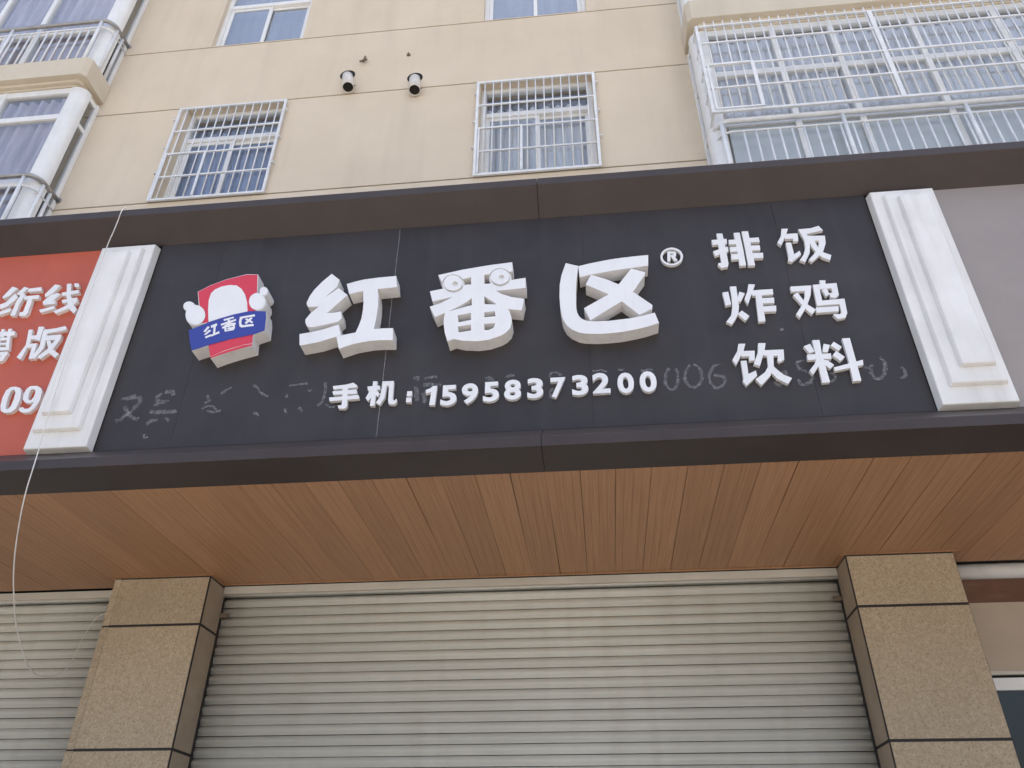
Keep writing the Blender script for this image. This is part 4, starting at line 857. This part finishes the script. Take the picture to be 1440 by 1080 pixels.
BIGM, SMALLM = [M['letter'], M['letter_foam']], [M['letter'], M['letter_foam']]
def glyph(key, depth, label, parent=sign, mats=BIGM, name='sign_character', back=S - 0.0005):
    s, h = GLYPHS[key]
    return raised(name, s, h, S - depth, back, mats, parent, label)

big_names = [('hong', 'large white raised character 红 beside the round logo'), ('fan', 'large white raised character 番 with two disc eyes'), ('qu', 'large white raised character 区 beside the registered mark')]
for key, lab in big_names:
    o = glyph(key, 0.10, lab)
    if key == 'fan':
        s, h = GLYPHS['eyes']
        for p, q in zip(s, h):
            raised('eye_disc', [p], [q], S - 0.106, S - 0.0872, BIGM, o)
            cx_, cz_ = sum(a for a, _ in p) / len(p), sum(c for _, c in p) / len(p)
            raised('eye_socket', [[(cx_ + (a - cx_) * 1.22, cz_ + (c - cz_) * 1.22) for a, c in p]], [], S - 0.087, S - 0.0005, BIGM, o)
for key, lab in [('pai', '排'), ('fanrice', '饭'), ('zha', '炸'), ('ji', '鸡'), ('yin', '饮'), ('liao', '料'), ('shou', '手'), ('jiphone', '机'), ('colon', ':'), ('one', '1')]:
    glyph(key, 0.023, 'small white raised character ' + lab)
ring = glyph('reg', 0.020, 'white ring of the registered mark', name='registered_ring')
s, h = GLYPHS['regR']
raised('registered_letter', s, h, S - 0.020, S - 0.0005, SMALLM, ring)

def digit(ch, x0, x1, z0, z1, depth, parent, bold=0.034):
    cu = bpy.data.curves.new('digit', 'FONT')
    cu.body = ch
    cu.size = 1.0
    cu.extrude = 0.5
    cu.offset = bold
    cu.resolution_u = 4
    t = bpy.data.objects.new('digit', cu)
    me = bpy.data.meshes.new_from_object(t)
    bpy.data.objects.remove(t)
    xs = [v.co.x for v in me.vertices]; ys = [v.co.y for v in me.vertices]; zs = [v.co.z for v in me.vertices]
    ax, bx, ay, by, az, bz = min(xs), max(xs), min(ys), max(ys), min(zs), max(zs)
    c = Vector(((x0 + x1) / 2, S - depth / 2, (z0 + z1) / 2))
    for v in me.vertices:
        x = x0 + (v.co.x - ax) / (bx - ax) * (x1 - x0)
        z = z0 + (v.co.y - ay) / (by - ay) * (z1 - z0)
        y = S - 0.0005 - (v.co.z - az) / (bz - az) * (depth - 0.0005)
        v.co = Vector((x, y, z)) - c
    me.materials.clear()
    me.materials.append(M['letter'])
    bpy.data.curves.remove(cu)
    return place('sign_digit', me, c, parent, 'small white raised digit ' + ch)

for ch, a, b, c, d in DIGITS:
    digit(ch, a, b, c, d, 0.023, sign)

# logo: red bucket shape, blue ribbon, plain white shapes
lg = glyph('logoback', 0.10, 'raised logo of a red bucket with a blue ribbon', mats=[M['letter'], M['letter_foam']], name='logo')
def layer(key, y, mat, name):
    s, h = GLYPHS[key]
    return raised(name, s, h, y, y + 0.0012, [mat], lg)
layer('logored', S - 0.1018, M['logo_red'], 'bucket_face')
layer('logored2', S - 0.1018, M['logo_red'], 'bucket_face')
layer('logored3', S - 0.1018, M['logo_red_dark'], 'bucket_rim')
layer('logowhite', S - 0.1034, M['letter'], 'white_dome')
layer('logoblue', S - 0.1050, M['logo_blue'], 'ribbon')
layer('logolobe1', S - 0.1066, M['letter'], 'white_lobe')
layer('logolobe2', S - 0.1066, M['letter'], 'white_lobe')
for k in (1, 2, 3):
    layer('logotext%d' % k, S - 0.1066, M['letter'], 'ribbon_character')

# glue left behind by an older sign
def ribbon(pts, w):
    p = [Vector((a, b)) for a, b in pts]
    # resample and roughen
    q = []
    for i in range(len(p) - 1):
        n = max(2, int((p[i + 1] - p[i]).length / 0.012))
        q += [p[i].lerp(p[i + 1], k / n) for k in range(n)]
    q.append(p[-1])
    L, R = [], []
    for i, c in enumerate(q):
        t = (q[min(i + 1, len(q) - 1)] - q[max(i - 1, 0)])
        t = t.normalized() if t.length > 0 else Vector((1, 0))
        nrm = Vector((-t.y, t.x))
        ww = w * random.uniform(0.45, 1.0) * 1.1
        sh = nrm * random.uniform(-0.003, 0.003)
        L.append(c + sh + nrm * ww); R.append(c + sh - nrm * ww)
    return L, R
res = root('glue_residue', 'pale glue traces of removed lettering on the charcoal sign board', 'glue marks', (-0.5, S - 0.001, 3.9))
lay = 0
for pts, w in RESIDUE:
    L, R = ribbon(pts, w)
    y = S - 0.0006 - 0.00012 * (lay % 8); lay += 1
    vs, fs = [], []
    for a, b in zip(L, R):
        vs += [(a.x, y, a.y), (b.x, y, b.y)]
    for i in range(len(L) - 1):
        fs.append((2 * i, 2 * i + 1, 2 * i + 3, 2 * i + 2))
    MB().add(vs, fs).build('glue_trace', M['residue'], res)

# ------------------------------------------------------------------ neighbouring signs
red = root('neighbour_sign', 'red shop sign with white characters, cut off at the left edge', 'shop sign', (-5.5, S, Z_SB))
for a, b in ((X0, -8.1), (-8.1, -6.9), (-6.9, -5.7), (-5.7, -4.48), (-4.48, -3.26)):
    box_part('sign_sheet', a + 0.001, b - 0.001, S, S + 0.006, Z_SB + 0.001, Z_ST - 0.001, M['sign_red'], red)
for key, lab in [('hang', '绗'), ('xian', '线'), ('mo', '模'), ('ban', '版'), ('zero', '0'), ('nine', '9')]:
    s, h = GLYPHS[key]
    raised('sign_character', s, h, S - 0.026, S - 0.0005, SMALLM, red, 'white raised character ' + lab)
tau = root('neighbour_sign', 'blank taupe sign board to the right of the right white pilaster', 'shop sign', (4.9, S, Z_SB))
for a, b in ((2.243, 3.4), (3.4, 4.6), (4.6, 5.8), (5.8, X1)):
    box_part('sign_sheet', a + 0.001, b - 0.001, S, S + 0.006, Z_SB + 0.001, Z_ST - 0.001, M['sign_brown'], tau)

# ------------------------------------------------------------------ white stepped pilasters between the signs
def pilaster(x0, x1, inner, label):
    p = root('sign_pilaster', label, 'pilaster', ((x0 + x1) / 2, S, Z_SB), 'white pilasters on the fascia')
    def step(a, b, y0, y1, z0, z1, name):
        # sides flare slightly towards the back
        f = 0.010
        vs = [(a, y1, z0), (b, y1, z0), (b, y1, z1), (a, y1, z1), (a + f, y0, z0 + f), (b - f, y0, z0 + f), (b - f, y0, z1 - f), (a + f, y0, z1 - f)]
        MB().add(vs, [(0, 1, 2, 3), (4, 7, 6, 5), (0, 4, 5, 1), (1, 5, 6, 2), (2, 6, 7, 3), (3, 7, 4, 0)]).build(name, M['plaster'], p, 0.006)
    i1 = (0.07, 0.035) if inner < 0 else (0.035, 0.07)
    i2 = (0.14, 0.075) if inner < 0 else (0.075, 0.14)
    step(x0, x1, S - 0.062, S - 0.001, 3.792, 5.392, 'base_layer')
    step(x0 + i1[0], x1 - i1[1], S - 0.092, S - 0.0625, 3.905, 5.335, 'middle_layer')
    step(x0 + i2[0], x1 - i2[1], S - 0.120, S - 0.0925, 4.005, 5.290, 'top_layer')
pilaster(-3.268, -2.862, 1, 'stepped white pilaster between the red sign and the charcoal sign')
pilaster(1.845, 2.246, -1, 'stepped white pilaster at the right end of the charcoal sign')

# ------------------------------------------------------------------ shop pillars
def pillar(x0, x1, inner_side, label):
    YP, YB = 5.297, 5.60
    p = root('shop_pillar', label, 'pillar', ((x0 + x1) / 2, YP, 0), 'granite shop pillars')
    box_part('core', x0 + 0.0012, x1 - 0.0012, YP + 0.0022, YB + 0.1, 0.0, Z_SOF - 0.004, M['tile_joint'], p)
    zj = [0.02, 0.832, 1.638, 2.445, 3.2516, Z_SOF - 0.001]
    g = 0.0085
    for a, b in zip(zj[:-1], zj[1:]):
        z0, z1 = a + g, b - (g if b < 3.5 else 0.012)
        if inner_side > 0:
            box_part('tile', x0 + 0.052, x1 - 0.0065, YP, YP + 0.0118, z0, z1, M['stone'], p, 0.002)
            box_part('tile_edge', x0 - 0.0005, x0 + 0.0505, YP + 0.0006, YP + 0.0119, z0 - 0.003, z1 + 0.003, M['stone'], p, 0.001)
            box_part('side_tile', x1 - 0.0118, x1, YP + 0.018, YB - 0.028, z0, z1, M['stone_side'], p, 0.002)
            box_part('side_tile', x0, x0 + 0.0118, YP + 0.018, YB - 0.028, z0, z1, M['stone_side'], p, 0.002)
        else:
            box_part('tile', x0 + 0.0065, x1 - 0.003, YP, YP + 0.0118, z0, z1, M['stone'], p, 0.002)
            box_part('side_tile', x0, x0 + 0.0118, YP + 0.018, YB - 0.028, z0, z1, M['stone_side'], p, 0.002)
            box_part('side_tile', x1 - 0.0118, x1, YP + 0.018, YB - 0.028, z0, z1, M['stone_side'], p, 0.002)
    # thin wooden moulding where the pillar meets the soffit
    mo = MB()
    mo.box(x0 - 0.03, x1 + 0.03, YP - 0.016, YP - 0.001, Z_SOF - 0.005, Z_SOF + 0.0003)
    mo.box(x0 - 0.03, x0 - 0.001, YP - 0.0005, 5.49, Z_SOF - 0.005, Z_SOF + 0.0003)
    mo.box(x1 + 0.001, x1 + 0.03, YP - 0.0005, 5.49, Z_SOF - 0.005, Z_SOF + 0.0003)
    mo.build('moulding', M['wood'], p)
pillar(-3.499, -2.772, 1, 'granite tiled pillar left of the middle shutter, with the loose wire')
pillar(1.689, 2.385, -1, 'granite tiled pillar right of the middle shutter')

# ------------------------------------------------------------------ roller shutters
SH = 5.593
PITCH = 0.0683
sl = []
for i in range(7):                                      # gently bowed slat with a hooked lower edge
    t = i / 6
    sl.append((SH - 0.019 * math.sin(math.pi * min(1, t * 1.05)) + 0.004 * (1 - t), -PITCH * 0.5 + 0.009 + (PITCH - 0.010) * t))
slat_prof = [(SH + 0.012, -PITCH * 0.5 + 0.004), (SH + 0.004, -PITCH * 0.5 + 0.004)] + sl + [(SH + 0.012, PITCH * 0.5 - 0.001)]

def shutter(x0, x1, label):
    r = root('roller_shutter', label, 'roller shutter', ((x0 + x1) / 2, SH, 0), 'closed roller shutters')
    me, c = MB().prism_x(slat_prof, x0, x1, 0, True).mesh('slat', M['shutter'])
    z = 3.523
    k = 0
    while z - PITCH * (k + 1) > 0.05:
        o = place('slat', me, (c.x, c.y + random.uniform(-0.001, 0.001), z - PITCH * (k + 0.5) + c.z), r)
        o.rotation_euler = (random.uniform(-0.03, 0.03), random.uniform(-0.0005, 0.0005), random.uniform(-0.0006, 0.0006))
        k += 1
    box_part('bottom_bar', x0, x1, SH - 0.008, SH + 0.012, 0.003, z - PITCH * k - 0.002, M['shutter_box'], r)
    box_part('back_sheet', x0, x1, SH + 0.0125, SH + 0.02, 0.003, 3.60, M['gap'], r)
    box_part('lintel', x0, x1, 5.540, SH + 0.011, 3.546, 3.6035, M['shutter_box'], r, 0.003)
    prof = [(SH + 0.01, 3.526)] + [(5.546 + 0.010 * math.cos(math.radians(a)), 3.5355 + 0.0095 * math.sin(math.radians(a))) for a in range(270, 89, -15)] + [(SH + 0.01, 3.545)]
    MB().prism_x(prof, x0, x1, 0, True).build('roll_cover', M['shutter'], r)
    for x, s in ((x0, 1), (x1, -1)):
        a, b = sorted((x, x + s * 0.010))
        box_part('guide_rail', a + 0.0003, b, SH - 0.03, SH - 0.0125, 0.0, 3.52, M['tile_joint'], r, 0.001)
        a, b = sorted((x + s * 0.004, x + s * 0.062))
        box_part('latch', a, b, SH - 0.040, SH - 0.0305, 3.375, 3.405, M['rust'], r, 0.003)
shutter(-2.770, 1.687, 'wide closed cream roller shutter between the two granite pillars')
shutter(-8.2, -3.501, 'closed cream roller shutter at the left edge, behind the loose wire')

# ground-floor wall behind everything
gw = root('ground_floor_wall', 'plain wall behind the roller shutters', 'wall', (0, 5.7, 0))
box_part('masonry', BX0, 2.386, 5.70, 5.76, 0, 4.99, M['beige_panel'], gw)
box_part('masonry', 6.6, BX1, 5.70, 5.76, 0, 4.99, M['beige_panel'], gw)
box_part('masonry', 2.387, 6.599, 5.70, 5.76, 2.92, 4.99, M['beige_panel'], gw)

# ------------------------------------------------------------------ shop front right of the right pillar
sf = root('neighbour_shop', 'beige shop front with white shutter roll, brown strip and dark window at the right edge', 'shop front', (4.2, 5.6, 0))
xa, xb = 2.3865, 6.6
prof = [(5.69, 3.512)] + [(5.60 + 0.05 * math.cos(math.radians(a)), 3.565 + 0.052 * math.sin(math.radians(a))) for a in range(270, 89, -12)] + [(5.69, 3.617)]
MB().prism_x(prof, xa, xb, 0, True).build('shutter_roll', M['pvc'], sf)
box_part('strip_board', xa, xb, 5.604, 5.69, 3.348, 3.511, M['brown_strip'], sf)
box_part('panel', xa, xb, 5.600, 5.69, 2.900, 3.347, M['beige_panel'], sf)
box_part('head_trim', xa, xb, 5.592, 5.69, 2.876, 2.8995, M['shutter_box'], sf, 0.002)
box_part('head_gap', xa, xb, 5.612, 5.69, 2.858, 2.8755, M['gap'], sf)
fm = MB()
fm.box(xa, xb, 5.596, 5.66, 2.782, 2.8575)
fm.box(xa, xb, 5.596, 5.66, 0.02, 0.12)
for x in (xa, 3.78, 5.18, xb - 0.06):
    fm.box(x + 0.0002, x + 0.0598, 5.597, 5.659, 0.1205, 2.7815)
fm.build('window_frame', M['pvc'], sf, 0.003)
for a, b in ((xa + 0.06, 3.78), (3.84, 5.18), (5.24, xb - 0.06)):
    box_part('pane', a + 0.0005, b - 0.0005, 5.62, 5.628, 0.1206, 2.7814, M['glass_dark'], sf)
mb = MB()
v = [(xa, 5.70, 0.0), (xb, 5.70, 0.0), (xb, 8.7, 0.0), (xa, 8.7, 0.0), (xa, 5.70, 2.93), (xb, 5.70, 2.93), (xb, 8.7, 2.93), (xa, 8.7, 2.93)]
mb.add(v, [(0, 1, 2, 3), (4, 7, 6, 5), (1, 2, 6, 5), (2, 3, 7, 6), (3, 0, 4, 7)]).build('shop_room', M['room'], sf)

# ------------------------------------------------------------------ loose wire
def smooth(pts, n=6):
    out = []
    P_ = [Vector(p) for p in pts]
    for i in range(len(P_) - 1):
        a, b, c, d = P_[max(i - 1, 0)], P_[i], P_[i + 1], P_[min(i + 2, len(P_) - 1)]
        for k in range(n):
            t = k / n
            out.append(0.5 * ((2 * b) + (c - a) * t + (2 * a - 5 * b + 4 * c - d) * t * t + (3 * b - a - 3 * c + d) * t ** 3))
    out.append(P_[-1])
    return out
o = MB().tube(smooth(WIRE), 0.0035, 6).build('loose_wire', M['wire'])
tag(o, 'thin white loose wire hanging over the fascia and looping to the left granite pillar', 'wire')
